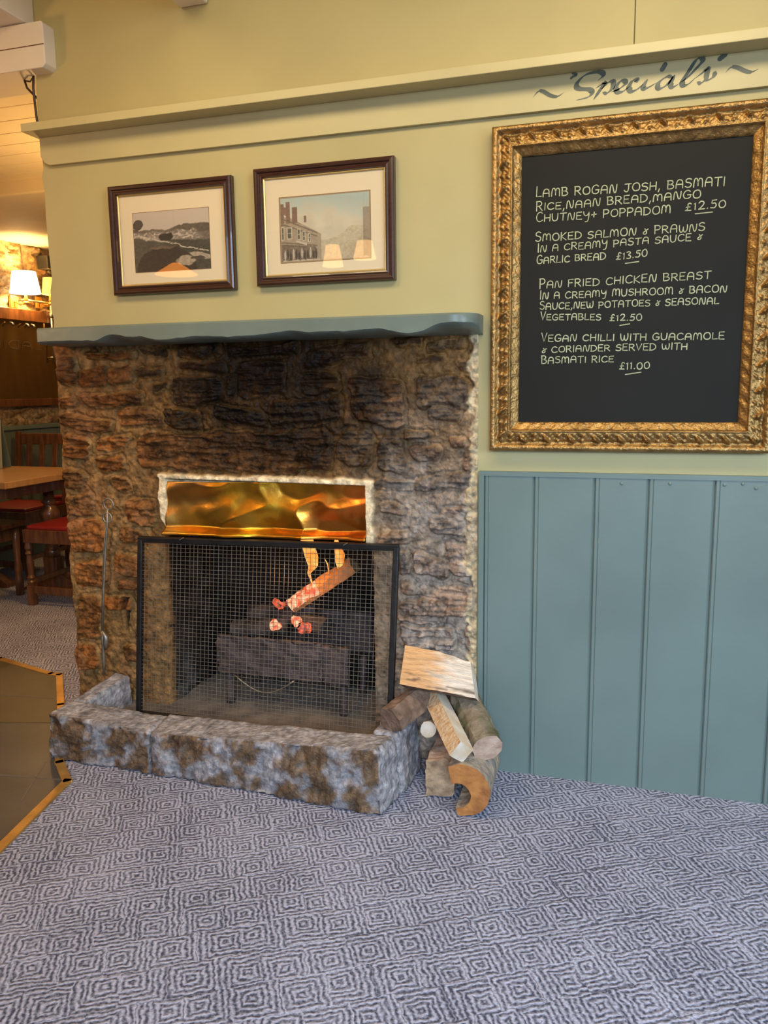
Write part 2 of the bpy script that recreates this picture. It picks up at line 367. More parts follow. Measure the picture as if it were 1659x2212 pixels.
struct(wl.build('wall_back', M['plaster']), 'cream painted wall over the fireplace')

# picture shelf and the board under it
sh = MB().box(-2.002, 1.6, -0.09, -0.0005, 2.111, 2.138).build('trim_8', M['trim_cream'], bevel=0.002); struct(sh, 'cream projecting picture shelf along the wall')
fr = MB().prism([(-1.955, 2.019), (1.6, 2.019), (1.6, 2.111), (-1.99, 2.111), (-1.99, 2.05), (-1.975, 2.028)], -0.016, -0.0005).build('trim_9', M['trim_cream'], bevel=0.0015)
struct(fr, 'cream frieze board under the picture shelf')

# green boarded dado
wn = MB()
edges = [-0.432, -0.278, -0.0985, 0.055, 0.236, 0.413, 0.60, 0.78, 0.96, 1.14]
for i in range(len(edges)-1):
    a, b = edges[i]+0.0022, edges[i+1]-0.0022
    prof = [(a, -0.0165), (a+0.0035, -0.0205), (a+0.010, -0.0205), (a+0.012, -0.0185), (a+0.014, -0.0205), (b-0.0035, -0.0205), (b, -0.0165)]
    k = len(prof)
    vs = [(x, y, 0.0) for x, y in prof]+[(x, y, 0.972) for x, y in prof]
    wn.add(vs, [(j, j+1, j+1+k, j+k) for j in range(k-1)])
wn.box(-0.43, 1.14, -0.0125, -0.0005, 0.0, 0.972)
wn.box(-0.446, -0.430, -0.026, -0.0005, 0.0, 0.982)
wn.box(-0.446, 1.14, -0.0235, -0.0005, 0.970, 0.984)
for x, z in [(-0.02, 0.955), (0.115, 0.958), (0.262, 0.958), (0.31, 0.962), (0.345, 0.95)]:
    wn.lathe([(0.0055, 0), (0.0048, 0.002), (0.0025, 0.0035), (0.0003, 0.004)], (0, 0, 0), 10)
    for q in range(len(wn.v)-40, len(wn.v)):
        X_, Y_, Z_ = wn.v[q]; wn.v[q] = (x+X_, -0.0203-Z_, z+Y_)
struct(wn.build('trim_10', M['green'], bevel=0.0), 'sage green boarded dado panelling')

# beams and ceilings
bm_ = MB().prism([(-5.2, 2.318), (-1.925, 2.318), (-1.912, 2.330), (-1.912, 2.455), (-1.920, 2.463), (-5.2, 2.463)], -0.055, 0.14)
bo = bm_.build('beam', M['beam_white'], bevel=0.004); struct(bo, 'white painted boxed beam end over the passage')
struct(MB().box(-5.2, -1.913, -0.0565, -0.0545, 2.388, 2.3905).build('beam_joint', M['wood_dark'], bo), None)
struct(MB().box(-2.13, -1.985, -4.4, -0.001, 2.466, 2.63).build('joist', M['beam_white'], bevel=0.006), 'white ceiling joist over the beam end')
struct(MB().box(-1.425, -1.325, -4.4, -0.001, 2.452, 2.63).build('joist', M['beam_white'], bevel=0.006), 'white ceiling joist meeting the wall above the pictures')
struct(MB().box(-5.2, 1.6, -4.4, 0.48, 2.631, 2.70).build('ceiling', M['ceil']), 'cream ceiling')
cl = MB()
for i in range(10):
    y0 = 0.145 + i*0.142
    cl.box(-5.2, -1.2, y0+0.002, min(y0+0.139, 1.40), 2.40, 2.45)
cl.box(-5.2, -1.2, 0.14, 1.40, 2.41, 2.47)
struct(cl.build('ceiling_boarded', M['ceil'], bevel=0.003), 'cream boarded ceiling of the far room')
struct(MB().box(-5.2, -0.5, 1.40, 5.2, 2.325, 2.47).build('ceiling_far', M['ceil'], bevel=0.01), 'lower plaster ceiling at the far wall')
struct(MB().box(-5.2, -0.5, 5.0, 5.2, 0, 2.4).build('wall_far', M['plaster']))

# ------------------------------------------------------------------ rubble stone generator
def stone_field(X, Z, stones, seed, warp=0.014):
    """height over the mortar (m) and a stone index (-1 = mortar)"""
    wx = X + warp*fbm(X*22, Z*22, seed, 4) + 0.035*fbm(X*7, Z*8, seed+3, 2); wz = Z + warp*0.9*fbm(X*20+50, Z*26, seed+5, 4) + 0.024*fbm(X*6+9, Z*7, seed+7, 2)
    H = 0.004 + 0.009*fbm(X*26, Z*30, seed+10, 4) + 0.006*fbm(X*100, Z*100, seed+90, 3); I = -np.ones(X.shape, int)
    rs = np.random.RandomState(seed)
    strat = 0.7*fbm(X*10, Z*60, seed+20, 4)-0.9*np.abs(fbm(X*7, Z*52, seed+25, 3))+0.12; fine = fbm(X*120, Z*150, seed+95, 3); chunk = fbm(X*30, Z*34, seed+30, 4)
    ridge = 0.5-np.abs(fbm(X*20, Z*38, seed+40, 4))
    for k, (x0, z0, x1, z1) in enumerate(stones):
        cx, cz, hx, hz = (x0+x1)/2, (z0+z1)/2, (x1-x0)/2, (z1-z0)/2
        ax, az = rs.uniform(-0.10, 0.10), rs.uniform(-0.14, 0.14)
        dx = (wx-cx) + az*(wz-cz); dz = (wz-cz) + ax*(wx-cx)
        r = rs.uniform(0.35, 0.85)*min(hx, hz)
        qx = np.abs(dx)-hx+r; qz = np.abs(dz)-hz+r
        sd = r - (np.sqrt(np.maximum(qx, 0)**2+np.maximum(qz, 0)**2)+np.minimum(np.maximum(qx, qz), 0))
        t = sstep(-0.001, 0.007, sd)
        hh = rs.uniform(0.011, 0.025); tilt = rs.uniform(-0.10, 0.10); tz = rs.uniform(-0.18, 0.16)
        s = hh + tilt*dx*0.6 + tz*dz + strat*rs.uniform(0.006, 0.028) + chunk*rs.uniform(0.006, 0.020) + (ridge-0.3)*rs.uniform(0.0, 0.012) + fine*0.005
        h2 = H*(1-t)+np.maximum(s, 0.002)*t
        H = H - 0.006*np.exp(-((sd+0.004)/0.005)**2); up = (sd > -0.001)
        H = np.where(up, h2, H); I = np.where(sd > 0.004, k, I)
    return H, I

STONES = [(-1.992,1.261,-1.894,1.368),(-1.89,1.26,-1.77,1.328),(-1.77,1.259,-1.671,1.326),(-1.652,1.356,-1.538,1.386),(-1.658,1.278,-1.556,1.308),(-1.884,1.184,-1.645,1.231),(-1.994,1.185,-1.916,1.223),(-1.501,1.296,-1.31,1.331),(-1.523,1.194,-1.319,1.275),(-1.266,1.212,-1.095,1.332),(-1.994,1.103,-1.792,1.158),(-1.768,1.11,-1.571,1.179),(-1.559,1.115,-1.41,1.183),(-1.363,1.121,-1.177,1.182),(-1.996,0.987,-1.892,1.087),(-1.865,1.028,-1.712,1.081),(-1.871,0.956,-1.718,1.006),(-1.676,0.962,-0.927,1.097),(-0.911,0.984,-0.791,1.102),(-0.777,0.967,-0.696,1.103),(-1.029,1.326,-0.802,1.379),(-1.032,1.224,-0.896,1.302),(-1.166,1.121,-0.898,1.201),(-0.866,1.122,-0.694,1.271),(-0.746,1.368,-0.628,1.396),(-0.652,1.316,-0.536,1.338),(-0.653,1.179,-0.485,1.272),(-0.609,1.141,-0.502,1.179),(-0.7,1.08,-0.601,1.114),(-0.68,1.003,-0.581,1.055),(-0.508,0.967,-0.455,1.029),(-0.67,0.917,-0.459,0.96),(-0.788,0.908,-0.67,0.947),(-0.778,0.83,-0.708,0.866),(-0.575,0.84,-0.466,0.87),(-0.608,0.782,-0.489,0.842),(-0.557,0.648,-0.453,0.761),(-0.719,0.627,-0.68,0.706),(-0.671,0.632,-0.548,0.702),(-0.659,0.504,-0.473,0.61),(-0.717,0.567,-0.652,0.615),(-0.718,0.476,-0.573,0.56),(-0.719,0.377,-0.539,0.474),(-0.491,0.391,-0.458,0.48),(-0.793,0.73,-0.676,0.778),(-2.005,0.788,-1.88,0.872),(-1.759,0.768,-1.623,0.867),(-1.994,0.649,-1.838,0.778),(-1.79,0.691,-1.686,0.75),(-1.992,0.516,-1.848,0.628),(-1.815,0.577,-1.696,0.657),(-1.992,0.319,-1.876,0.487),(-1.803,0.526,-1.701,0.565),(-2.006,0.185,-1.903,0.3),(-2.007,0.892,-1.913,0.951),(-1.845,1.348,-1.674,1.383),(-1.507,1.349,-1.33,1.391),(-1.303,1.348,-1.059,1.389),(-0.606,1.351,-0.481,1.386),(-1.607,1.233,-1.53,1.252),(-1.3,1.215,-1.269,1.28)]
def fill_stones(stones, x0, x1, z0, z1, tries, seed, avoid=()):
    r = random.Random(seed); st = list(stones)
    for _ in range(tries):
        ww, hh = r.uniform(0.05, 0.15), r.uniform(0.028, 0.065); x = r.uniform(x0, x1-ww*0.6); z = r.uniform(z0, z1-hh)
        q = (x, z, x+ww, z+hh); g = 0.012
        if any(q[0] < s[2]+g and q[2] > s[0]-g and q[1] < s[3]+g and q[3] > s[1]-g for s in list(st)+list(avoid)): continue
        st.append(q)
    return st

OPEN = (-1.60, -0.80, 0.74)          # fire opening
fire = empty('stone_fireplace', (-1.22, 0.0, 0.0), 'rough brown stone fireplace surround below the green mantel shelf', 'fireplace')
def build_stone_face():
    st = 0.0031; xs = np.arange(-2.004, -0.4525, st); zs = np.arange(0.0, 1.425, st)
    X, Z = np.meshgrid(xs, zs)
    stones = fill_stones(STONES, -2.0, -0.46, 0.05, 1.40, 260, 11, avoid=[(-1.64, 0.0, -0.77, 0.985)])
    H, I = stone_field(X, Z, stones, 5)
    rs = np.random.RandomState(21); n = len(stones)
    soot_shade = np.exp(-np.maximum(((X+1.12)/0.50)**2+((Z-1.22)/0.34)**2-0.15, 0)*1.3)  # soot above the hood, deepened to paint in the shade under the mantel
    left = sstep(-1.55, -1.80, X); right = sstep(-0.95, -0.62, X)*sstep(1.35, 0.8, Z)  # left: brown stones, with warm lamp light worked into their tint
    br = np.array([0.235, 0.088, 0.021]); gr = np.array([0.250, 0.180, 0.135]); md = np.array([0.125, 0.064, 0.025])
    def blend(fac):
        base = md + (br-md)*left[..., None]; base = base + (gr-base)*right[..., None]
        return base
    base = blend(1)
    tint = rs.uniform(0.55, 1.25, n+1); hue = rs.uniform(-0.10, 0.13, n+1)
    tt = tint[I]; hh = hue[I]
    stonecol = base*tt[..., None]*np.stack([1+hh, np.ones_like(hh), 1-hh], -1)*0.92
    stonecol = stonecol*np.clip(1+0.8*fbm(X*18, Z*44, 60, 4)+0.7*fbm(X*70, Z*90, 66, 3), 0.25, 2)[..., None]
    mort = np.array([0.33, 0.175, 0.058]) + (np.array([0.33, 0.25, 0.185])-np.array([0.33, 0.175, 0.058]))*right[..., None]
    mort = mort*(0.80+0.5*fbm(X*30, Z*30, 70, 4)[..., None])
    C = np.where((I < 0)[..., None], mort, stonecol)
    rust = sstep(0.08, 0.30, fbm(X*9, Z*9, 81, 4))[..., None]*left[..., None]*0.5
    C = C*(1-rust) + np.array([0.26, 0.115, 0.045])*rust
    C = C*(1-0.90*np.clip(soot_shade*1.1*(1+0.5*fbm(X*9, Z*9, 88, 3)), 0, 1)[..., None])
    C = C*(1-np.clip(soot_shade, 0, 1)[..., None]*np.array([0.0, 0.14, 0.36]))
    # thin slurry of old lime mortar on the right jamb
    slur = (sstep(-0.08, 0.22, fbm(X*11, Z*11, 85, 4)) * right*0.55)[..., None]
    C = C*(1-slur)+np.array([0.34, 0.28, 0.225])*slur
    # ragged cream plaster edge along the right side
    edge = -0.484 + 0.028*fbm(X*0+3, Z*16, 33, 4) - 0.012*fbm(X*0, Z*60, 35, 2)
    ce = sstep(-0.004, 0.006, X-edge)*sstep(0.20, 0.3, Z)*sstep(-0.30, 0.0, fbm(X*0+8, Z*7, 36, 2)+0.15)
    C = C*(1-ce[..., None]) + (np.array([0.52, 0.40, 0.235])*(1+0.5*fbm(X*60, Z*60, 37, 3)[..., None]))*ce[..., None]
    H = H*(1-ce) + (0.010+0.012*fbm(X*60, Z*60, 38, 3))*ce
    # cream mortar fillet round the copper hood
    ox0 = -1.600+0.012*fbm(Z*22, X*0, 41, 3)+0.03*sstep(0.80, 0.73, Z); ox1 = -0.792+0.014*fbm(Z*26, X*0+4, 42, 3); oz1 = 0.956+0.008*fbm(X*20, X*0, 43, 3)
    inner = sstep(0.002, -0.004, np.maximum.reduce([-1.563-X, X+0.822, Z-0.932+0.010*(X+1.2)]))
    bord = sstep(0.0, 0.010, np.minimum.reduce([X-ox0, ox1-X, oz1-Z]))*(Z > 0.735)
    H = H*(1-bord) + (0.024+0.006*fbm(X*40, Z*40, 44, 3))*bord
    C = C*(1-bord[..., None]) + (np.array([0.78, 0.60, 0.36])*(1+0.35*fbm(X*50, Z*50, 45, 3)[..., None]))*bord[..., None]
    H = H*(1-inner*bord) - 0.012*inner*bord
    # narrow slot in the masonry left of the screen
    sl = sstep(0.0, 0.006, np.minimum.reduce([X-(-1.790+0.18*(0.489-Z)*0.5), -1.750-X-0.10*(0.489-Z), Z-0.352, 0.489-Z]))
    H = H - 0.040*sl; C = C*(1-0.55*sl[..., None])
    Xo = X.copy(); e = sstep(-1.985, -2.0, X)
    Xo += e*(0.012*fbm(Z*16, X*0, 51, 4)); H = H*(1-e) + (H*0.4)*e
    P = np.stack([Xo, -H, Z], -1)
    Xm = (X[:-1, :-1]+X[1:, 1:])/2; Zm = (Z[:-1, :-1]+Z[1:, 1:])/2
    hole = (Xm > OPEN[0]) & (Xm < OPEN[1]) & (Zm < OPEN[2]) & (Zm > 0.0)
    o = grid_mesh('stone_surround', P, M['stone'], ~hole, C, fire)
    # return the open edges into the wall so the masonry has depth
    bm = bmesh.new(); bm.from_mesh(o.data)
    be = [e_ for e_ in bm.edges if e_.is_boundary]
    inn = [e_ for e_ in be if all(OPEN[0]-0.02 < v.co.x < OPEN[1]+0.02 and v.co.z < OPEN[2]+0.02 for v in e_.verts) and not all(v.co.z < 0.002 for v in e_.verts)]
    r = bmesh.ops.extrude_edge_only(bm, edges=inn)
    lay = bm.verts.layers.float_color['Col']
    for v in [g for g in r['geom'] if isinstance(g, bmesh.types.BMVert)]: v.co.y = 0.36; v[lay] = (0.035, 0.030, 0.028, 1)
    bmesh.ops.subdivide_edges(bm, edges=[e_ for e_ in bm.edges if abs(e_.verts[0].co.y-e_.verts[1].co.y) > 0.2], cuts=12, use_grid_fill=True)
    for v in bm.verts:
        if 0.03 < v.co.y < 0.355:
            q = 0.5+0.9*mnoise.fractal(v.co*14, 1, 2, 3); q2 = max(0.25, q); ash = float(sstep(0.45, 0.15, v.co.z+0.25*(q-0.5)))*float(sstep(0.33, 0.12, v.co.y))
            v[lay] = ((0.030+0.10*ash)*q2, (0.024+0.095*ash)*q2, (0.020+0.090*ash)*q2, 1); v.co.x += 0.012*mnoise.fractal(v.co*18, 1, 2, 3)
    out = [e_ for e_ in be if e_ not in set(inn)]
    r = bmesh.ops.extrude_edge_only(bm, edges=out)
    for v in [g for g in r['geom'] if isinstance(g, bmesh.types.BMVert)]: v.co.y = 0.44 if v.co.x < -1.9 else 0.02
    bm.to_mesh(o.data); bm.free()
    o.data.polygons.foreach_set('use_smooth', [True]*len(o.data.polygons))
build_stone_face()
fb = MB(); fb.box(-1.66, -0.74, 0.345, 0.41, 0.0, 0.80); fb.box(-1.60, -0.80, 0.01, 0.35, 0.745, 0.79)
fb.build('firebox', M['soot_shade'], fire)
hs = MB().box(-1.775, -0.735, -0.235, 0.345, 0.0, 0.088).build('hearth_slab', M['hearth'], fire)

# ------------------------------------------------------------------ mantel shelf
def build_mantel():
    xs = list(np.linspace(-1.951, -0.514, 130)); R = 0.074
    st = [(x, -0.150) for x in xs]
    for a in np.linspace(0, 90, 9)[1:]:
        st.append((-0.514+R*math.sin(math.radians(a)), -0.150+R*(1-math.cos(math.radians(a)))))
    st.append((-0.440, -0.03)); st.append((-0.440, -0.002))
    b = MB(); rings = []
    for i, (x, yf) in enumerate(st):
        zb = 1.4085 + 0.010*float(fbm(np.array([x*11.0]), np.array([1.0]), 61, 3)[0]) + 0.004*math.sin(x*23)
        if -1.71 < x < -1.60: zb += 0.016*math.sin((x+1.71)/0.11*math.pi)
        if x > -0.62: zb += 0.010*sstep(-0.62, -0.53, x)
        zt = 1.4585 + 0.0015*math.sin(x*3.1)
        yb = -0.001; dpt = max(yb-yf, 0.001)
        ring = [(x, yb, zt), (x, yf+0.006*min(1, dpt/0.02), zt), (x, yf, zt-0.006), (x, yf, (zt+zb)/2), (x, yf, zb+0.005),
                (x, yf+min(0.010, dpt*0.3), zb-0.001), (x, yf+dpt*0.45, 1.404+0.4*(zb-1.412)), (x, yb, 1.400)]
        rings.append(ring)
    n = 8
    for r in rings: b.v += r
    for i in range(len(rings)-1):
        for j in range(n): b.f.append((i*n+j, i*n+(j+1) % n, (i+1)*n+(j+1) % n, (i+1)*n+j))
    b.f.append(tuple(range(n))); b.f.append(tuple((len(rings)-1)*n+j for j in range(n)))
    o = b.build('mantel_shelf', M['green_dark'], smooth=True)
    o.data.polygons.foreach_set('use_smooth', [True]*len(o.data.polygons))
    m = o.modifiers.new('split', 'EDGE_SPLIT'); m.split_angle = math.radians(38)
    tag(o, 'green painted wooden mantel shelf with wavy lower edge above the stone fireplace', 'mantel shelf')
build_mantel()

# ------------------------------------------------------------------ copper hood
def build_hood():
    xs = np.linspace(-1.566, -0.818, 150); zs = np.linspace(0.716, 0.936, 60); X, Z = np.meshgrid(xs, zs)
    lip = sstep(0.752, 0.722, Z)
    h = 0.014 + 0.026*fbm(X*6, Z*6, 101, 2) - 0.046*np.abs(fbm(X*4+2.5*Z, Z*6-X*3, 105, 2)) + 0.004*fbm(X*16, Z*12, 108, 2) + 0.012*sstep(0.90, 0.76, Z) + lip*0.034
    h = np.maximum(h, -0.002)
    t = sstep(-1.15, -0.86, X+0.25*fbm(X*6, Z*9, 110, 3))[..., None]; t2 = sstep(-1.32, -1.56, X+0.2*fbm(X*6, Z*9, 112, 3))[..., None]; t3 = sstep(-0.1, 0.3, fbm(X*8, Z*11, 114, 3))[..., None]
    Cc = np.array([0.95, 0.50, 0.045])*(1-t)+np.array([0.93, 0.25, 0.045])*t; Cc = Cc*(1-0.6*t2)+np.array([0.70, 0.40, 0.17])*0.6*t2; Cc = Cc*(1-0.6*t3)+np.array([0.40, 0.23, 0.04])*0.6*t3
    Zo = 0.744 + (Z-0.716)*(0.93-0.744)/(0.22) + 0.010*(X+1.19)
    o = grid_mesh('copper_hood', np.stack([X, -h-0.004, Zo], -1), M['copper'], None, Cc)
    s = o.modifiers.new('thick', 'SOLIDIFY'); s.thickness = 0.0015
    tag(o, 'crumpled shiny copper smoke hood panel set in cream mortar above the fire', 'hood')
build_hood()

# ------------------------------------------------------------------ kerb stones
def rock(name, c8, seed, label, amp=0.010, front=1.0, res=0.0065, flat_top=0.35):
    """rough hewn block; c8 = bottom 4 corners then top 4, ccw from front-left"""
    c = [Vector(p) for p in c8]
    lx = (c[1]-c[0]).length; ly = (c[3]-c[0]).length; lz = (c[4]-c[0]).length
    nx, ny, nz = max(4, int(lx/res)), max(4, int(ly/res)), max(4, int(lz/res))
    bm = bmesh.new(); key = {}
    def vert(i, j, k):
        if (i, j, k) in key: return key[(i, j, k)]
        u, v, w_ = i/nx, j/ny, k/nz
        p = ((c[0]*(1-u)+c[1]*u)*(1-v)+(c[3]*(1-u)+c[2]*u)*v)*(1-w_) + ((c[4]*(1-u)+c[5]*u)*(1-v)+(c[7]*(1-u)+c[6]*u)*v)*w_
        cen = sum(c, Vector())/8
        n = Vector((0, 0, 0))
        if i == 0: n.x -= 1
        if i == nx: n.x += 1
        if j == 0: n.y -= 1
        if j == ny: n.y += 1
        if k == nz: n.z += 1
        e = (i in (0, nx))+(j in (0, ny))+(k == nz)
        o = Vector((seed*3.1, seed*1.7, 0))
        d = mnoise.fractal(p*16+o, 1.0, 2.0, 4)*amp + mnoise.fractal(p*55+o, 0.8, 2.0, 3)*amp*0.45
        if k == nz and j != 0: d *= flat_top
        elif j == 0 and k != nz: d *= 1.5*front
        if n.length > 0: p = p + n.normalized()*(d - (0.006 if e > 1 else 0))
        if k == 0: p.z = c[0].z
        key[(i, j, k)] = bm.verts.new(p); return key[(i, j, k)]
    for i in range(nx):
        for k in range(nz):
            bm.faces.new([vert(i, 0, k), vert(i+1, 0, k), vert(i+1, 0, k+1), vert(i, 0, k+1)])
            bm.faces.new([vert(i, ny, k), vert(i, ny, k+1), vert(i+1, ny, k+1), vert(i+1, ny, k)])
        for j in range(ny):
            bm.faces.new([vert(i, j, nz), vert(i+1, j, nz), vert(i+1, j+1, nz), vert(i, j+1, nz)])
            bm.faces.new([vert(i, j, 0), vert(i, j+1, 0), vert(i+1, j+1, 0), vert(i+1, j, 0)])
    for j in range(ny):
        for k in range(nz):
            bm.faces.new([vert(0, j, k), vert(0, j, k+1), vert(0, j+1, k+1), vert(0, j+1, k)])
            bm.faces.new([vert(nx, j, k), vert(nx, j+1, k), vert(nx, j+1, k+1), vert(nx, j, k+1)])
    bm.normal_update()
    me = bpy.data.meshes.new(name); bm.to_mesh(me); 
    a = me.color_attributes.new('Col', 'FLOAT_COLOR', 'POINT')
    cols = []
    fy = min(p[1] for p in c8)
    for v in bm.verts:
        p = v.co; o = Vector((seed, 5, 2))
        t = mnoise.fractal(p*11+o, 1.0, 2.0, 4); t2 = mnoise.fractal(p*30+o, 1.0, 2.0, 3)
        t3 = mnoise.fractal(p*90+o, 0.8, 2.0, 2); grey = Vector((0.31, 0.285, 0.285))*max(0.35, 1+0.5*t2+0.5*t3)
        brown = Vector((0.120, 0.066, 0.030))*max(0.3, 1+0.6*t2+0.6*t3)
        facing = max(0.0, -v.normal.y)
        k = sstep(-0.42, 0.22, t+0.40*t2+0.2*t3)*sstep(0.35, 0.75, facing)*front
        q = grey.lerp(brown, float(k)); cols += [max(q.x, 0.01), max(q.y, 0.01), max(q.z, 0.01), 1]
    a.data.foreach_set('color', cols); bm.free()
    me.materials.append(M['kerb']); me.polygons.foreach_set('use_smooth', [True]*len(me.polygons))
    o = bpy.data.objects.new(name, me); COL.objects.link(o)
    return tag(o, label, 'kerb stone', 'rough kerb stones round the hearth')
rock('kerb_stone', [(-0.0,0,0)]*0 or [(-1.868,-0.352,0.004),(-1.470,-0.350,0.004),(-1.485,-0.205,0.004),(-1.845,-0.235,0.004),(-1.862,-0.350,0.165),(-1.474,-0.346,0.142),(-1.480,-0.205,0.140),(-1.845,-0.240,0.172)], 1, 'front left rough grey kerb stone at the corner by the slate path')
rock('kerb_stone', [(-1.464,-0.352,0.004),(-0.660,-0.402,0.004),(-0.640,-0.262,0.004),(-1.478,-0.200,0.004),(-1.468,-0.348,0.140),(-0.676,-0.396,0.202),(-0.655,-0.262,0.192),(-1.478,-0.205,0.148)], 2, 'long front kerb stone with brown stained rough face before the fire screen')
rock('kerb_stone', [(-1.862,-0.240,0.004),(-1.765,-0.232,0.004),(-1.740,-0.030,0.004),(-1.845,-0.030,0.004),(-1.850,-0.236,0.170),(-1.788,-0.236,0.170),(-1.752,-0.032,0.196),(-1.815,-0.030,0.205)], 3, 'short kerb stone running back to the wall under the fire tongs', amp=0.006, front=0.2)
rock('kerb_stone', [(-0.735,-0.255,0.004),(-0.632,-0.262,0.004),(-0.622,-0.075,0.004),(-0.735,-0.070,0.004),(-0.735,-0.250,0.195),(-0.650,-0.255,0.192),(-0.632,-0.085,0.185),(-0.735,-0.075,0.182)], 4, 'short right kerb stone beside the firewood heap', amp=0.006, front=0.2)

# ------------------------------------------------------------------ fire screen
def build_screen():
    scr = empty('fire_screen', (-1.18, -0.13, 0.089), 'black framed wire mesh fire screen leaning in front of the fire', 'fire screen')
    A = Vector((-1.655, -0.128, 0.098)); B = Vector((-0.717, -0.128, 0.098)); Cc = Vector((-0.706, -0.058, 0.737)); D = Vector((-1.652, -0.058, 0.722))
    bars = MB()
    for p, q in ((A, B), (D, Cc)): bars.bar(p-Vector((0.009, 0, 0)), q+Vector((0.009, 0, 0)), 0.019, 0.020, up=(0, -0.1, 1))
    for p, q in ((A, D), (B, Cc)): bars.bar(p, q, 0.019, 0.019, up=(1, 0, 0))
    fo_ = bars.build('frame', M['iron'], scr, bevel=0.003)
    wire = MB(); n = 58; m = 45; r = 0.00056
    def P(u, v): return (A*(1-u)+B*u)*(1-v)+(D*(1-u)+Cc*u)*v
    for i in range(1, n):
        u = i/n + 0.0012*math.sin(i*1.7); wob = 0.0016*math.sin(i*0.6)
        a, b_ = P(u, 0.012), P(u+wob, 0.985); wire.bar(a, b_, r*2, r*2, up=(0, 1, 0))
    for j in range(1, m):
        v = j/m; wob = 0.004*math.sin(j*0.5)
        pts = [P(u, v + 0.0018*math.sin(u*7+j*0.9)) + Vector((0, -0.0018, 0)) for u in np.linspace(0.006, 0.994, 9)]
        for a, b_ in zip(pts[:-1], pts[1:]): wire.bar(a, b_, r*2, r*2, up=(0, 1, 0))
    wire.build('wire_mesh', M['wire'], scr)
    for u in (0.18, 0.82): MB().bar(P(u, 1.0)+Vector((-0.006, -0.012, 0.004)), P(u, 1.0)+Vector((0.008, -0.012, 0.012)), 0.006, 0.003).build('clip', M['steel'], fo_)
build_screen()

# ------------------------------------------------------------------ fire grate and fire
def lumpy(o, amp, sc, seed=0):
    for v in o.data.vertices:
        n = v.normal; p = v.co*sc + Vector((seed*7.3, seed*2.1, seed)); v.co = v.co + n*mnoise.fractal(p, 1.0, 2.0, 3)*amp
    o.data.update()
def boxgrid(x0, x1, y0, y1, z0, z1, res):
    bm = bmesh.new(); bmesh.ops.create_cube(bm, size=1.0)
    for v in bm.verts: v.co = Vector(((x0+x1)/2+v.co.x*(x1-x0), (y0+y1)/2+v.co.y*(y1-y0), (z0+z1)/2+v.co.z*(z1-z0)))
    m = max(x1-x0, y1-y0, z1-z0); bmesh.ops.subdivide_edges(bm, edges=bm.edges, cuts=int(min(40, m/res)), use_grid_fill=True)
    mb = MB(); bm.verts.index_update(); mb.v = [tuple(v.co) for v in bm.verts]; mb.f = [tuple(v.index for v in f.verts) for f in bm.faces]; bm.free(); return mb
gr = empty('fire_grate', (-1.2, 0.16, 0.09), 'rusty cast iron fire grate standing behind the wire mesh screen', 'fire grate')
fp = boxgrid(-1.425, -1.020, 0.045, 0.065, 0.214, 0.352, 0.012).build('front_panel', M['castiron'], gr, smooth=True); lumpy(fp, 0.011, 26, 1)
ar = MB()
for i in range(9): ar.bar((-1.40+i*0.055, 0.07, 0.235), (-1.40+i*0.055, 0.30, 0.235), 0.018, 0.018)
ar.bar((-1.42, 0.30, 0.235), (-0.915, 0.30, 0.235), 0.02, 0.02); ar.bar((-1.02, 0.065, 0.235), (-0.915, 0.065, 0.235), 0.02, 0.03)
ar.build('fire_bars', M['iron'], gr, bevel=0.002)
sp_ = boxgrid(-1.018, -0.920, 0.052, 0.070, 0.200, 0.345, 0.014).build('side_panel', M['castiron'], gr, smooth=True); lumpy(sp_, 0.004, 25, 3)
for x, y in ((-1.395, 0.075), (-0.945, 0.075), (-1.395, 0.29), (-0.945, 0.29)):
    MB().tube([(x, y, 0.0885), (x, y-0.006, 0.11), (x, y, 0.15), (x, y, 0.235)], [0.017, 0.012, 0.014, 0.018], 8).build('leg', M['castiron'], gr, smooth=True)
MB().tube([(-1.355+0.235*t, 0.035, 0.212-0.055*math.sin(math.pi*t)) for t in np.linspace(0, 1, 14)], 0.0032, 6).build('ash_pan_handle', M['steel'], gr, smooth=True)
bk = boxgrid(-1.43, -0.91, 0.305, 0.325, 0.22, 0.40, 0.02).build('back_plate', M['castiron'], gr, smooth=True)

def log_mesh(a, b, prof, seed, rough=0.003, nl=26, bend=0.0):
    """closed log: prof = list of (u, v) offsets round the axis from a to b"""
    a, b = Vector(a), Vector(b); d = (b-a).normalized(); u = d.cross(Vector((0, 0, 1)))
    u = Vector((1, 0, 0)) if u.length < 0.05 else u.normalized(); v = u.cross(d).normalized()
    # resample the outline
    pts = []
    for i in range(len(prof)):
        p, q = prof[i], prof[(i+1) % len(prof)]; L_ = math.hypot(q[0]-p[0], q[1]-p[1]); k = max(1, int(L_/0.008))
        for t in range(k): pts.append((p[0]+(q[0]-p[0])*t/k, p[1]+(q[1]-p[1])*t/k))
    mb = MB(); n = len(pts)
    for i in range(nl+1):
        t = i/nl; c = a.lerp(b, t) + v*bend*math.sin(math.pi*t)
        for (pu, pv) in pts:
            p = c + u*pu + v*pv; nn = (u*pu+v*pv); nn = nn.normalized() if nn.length > 1e-6 else v
            f = mnoise.fractal(Vector((pu*40+seed*5, pv*40, t*5)), 1.0, 2.0, 4)*rough + mnoise.fractal(p*60+Vector((seed, 0, 0)), 1, 2, 2)*rough*0.4
            ends = (-d if i == 0 else d if i == nl else Vector((0, 0, 0)))*mnoise.noise(p*45)*0.002
            mb.v.append(tuple(p+nn*f+ends))
    for i in range(nl):
        for j in range(n): mb.f.append((i*n+j, i*n+(j+1) % n, (i+1)*n+(j+1) % n, (i+1)*n+j))
    return mb, n, nl
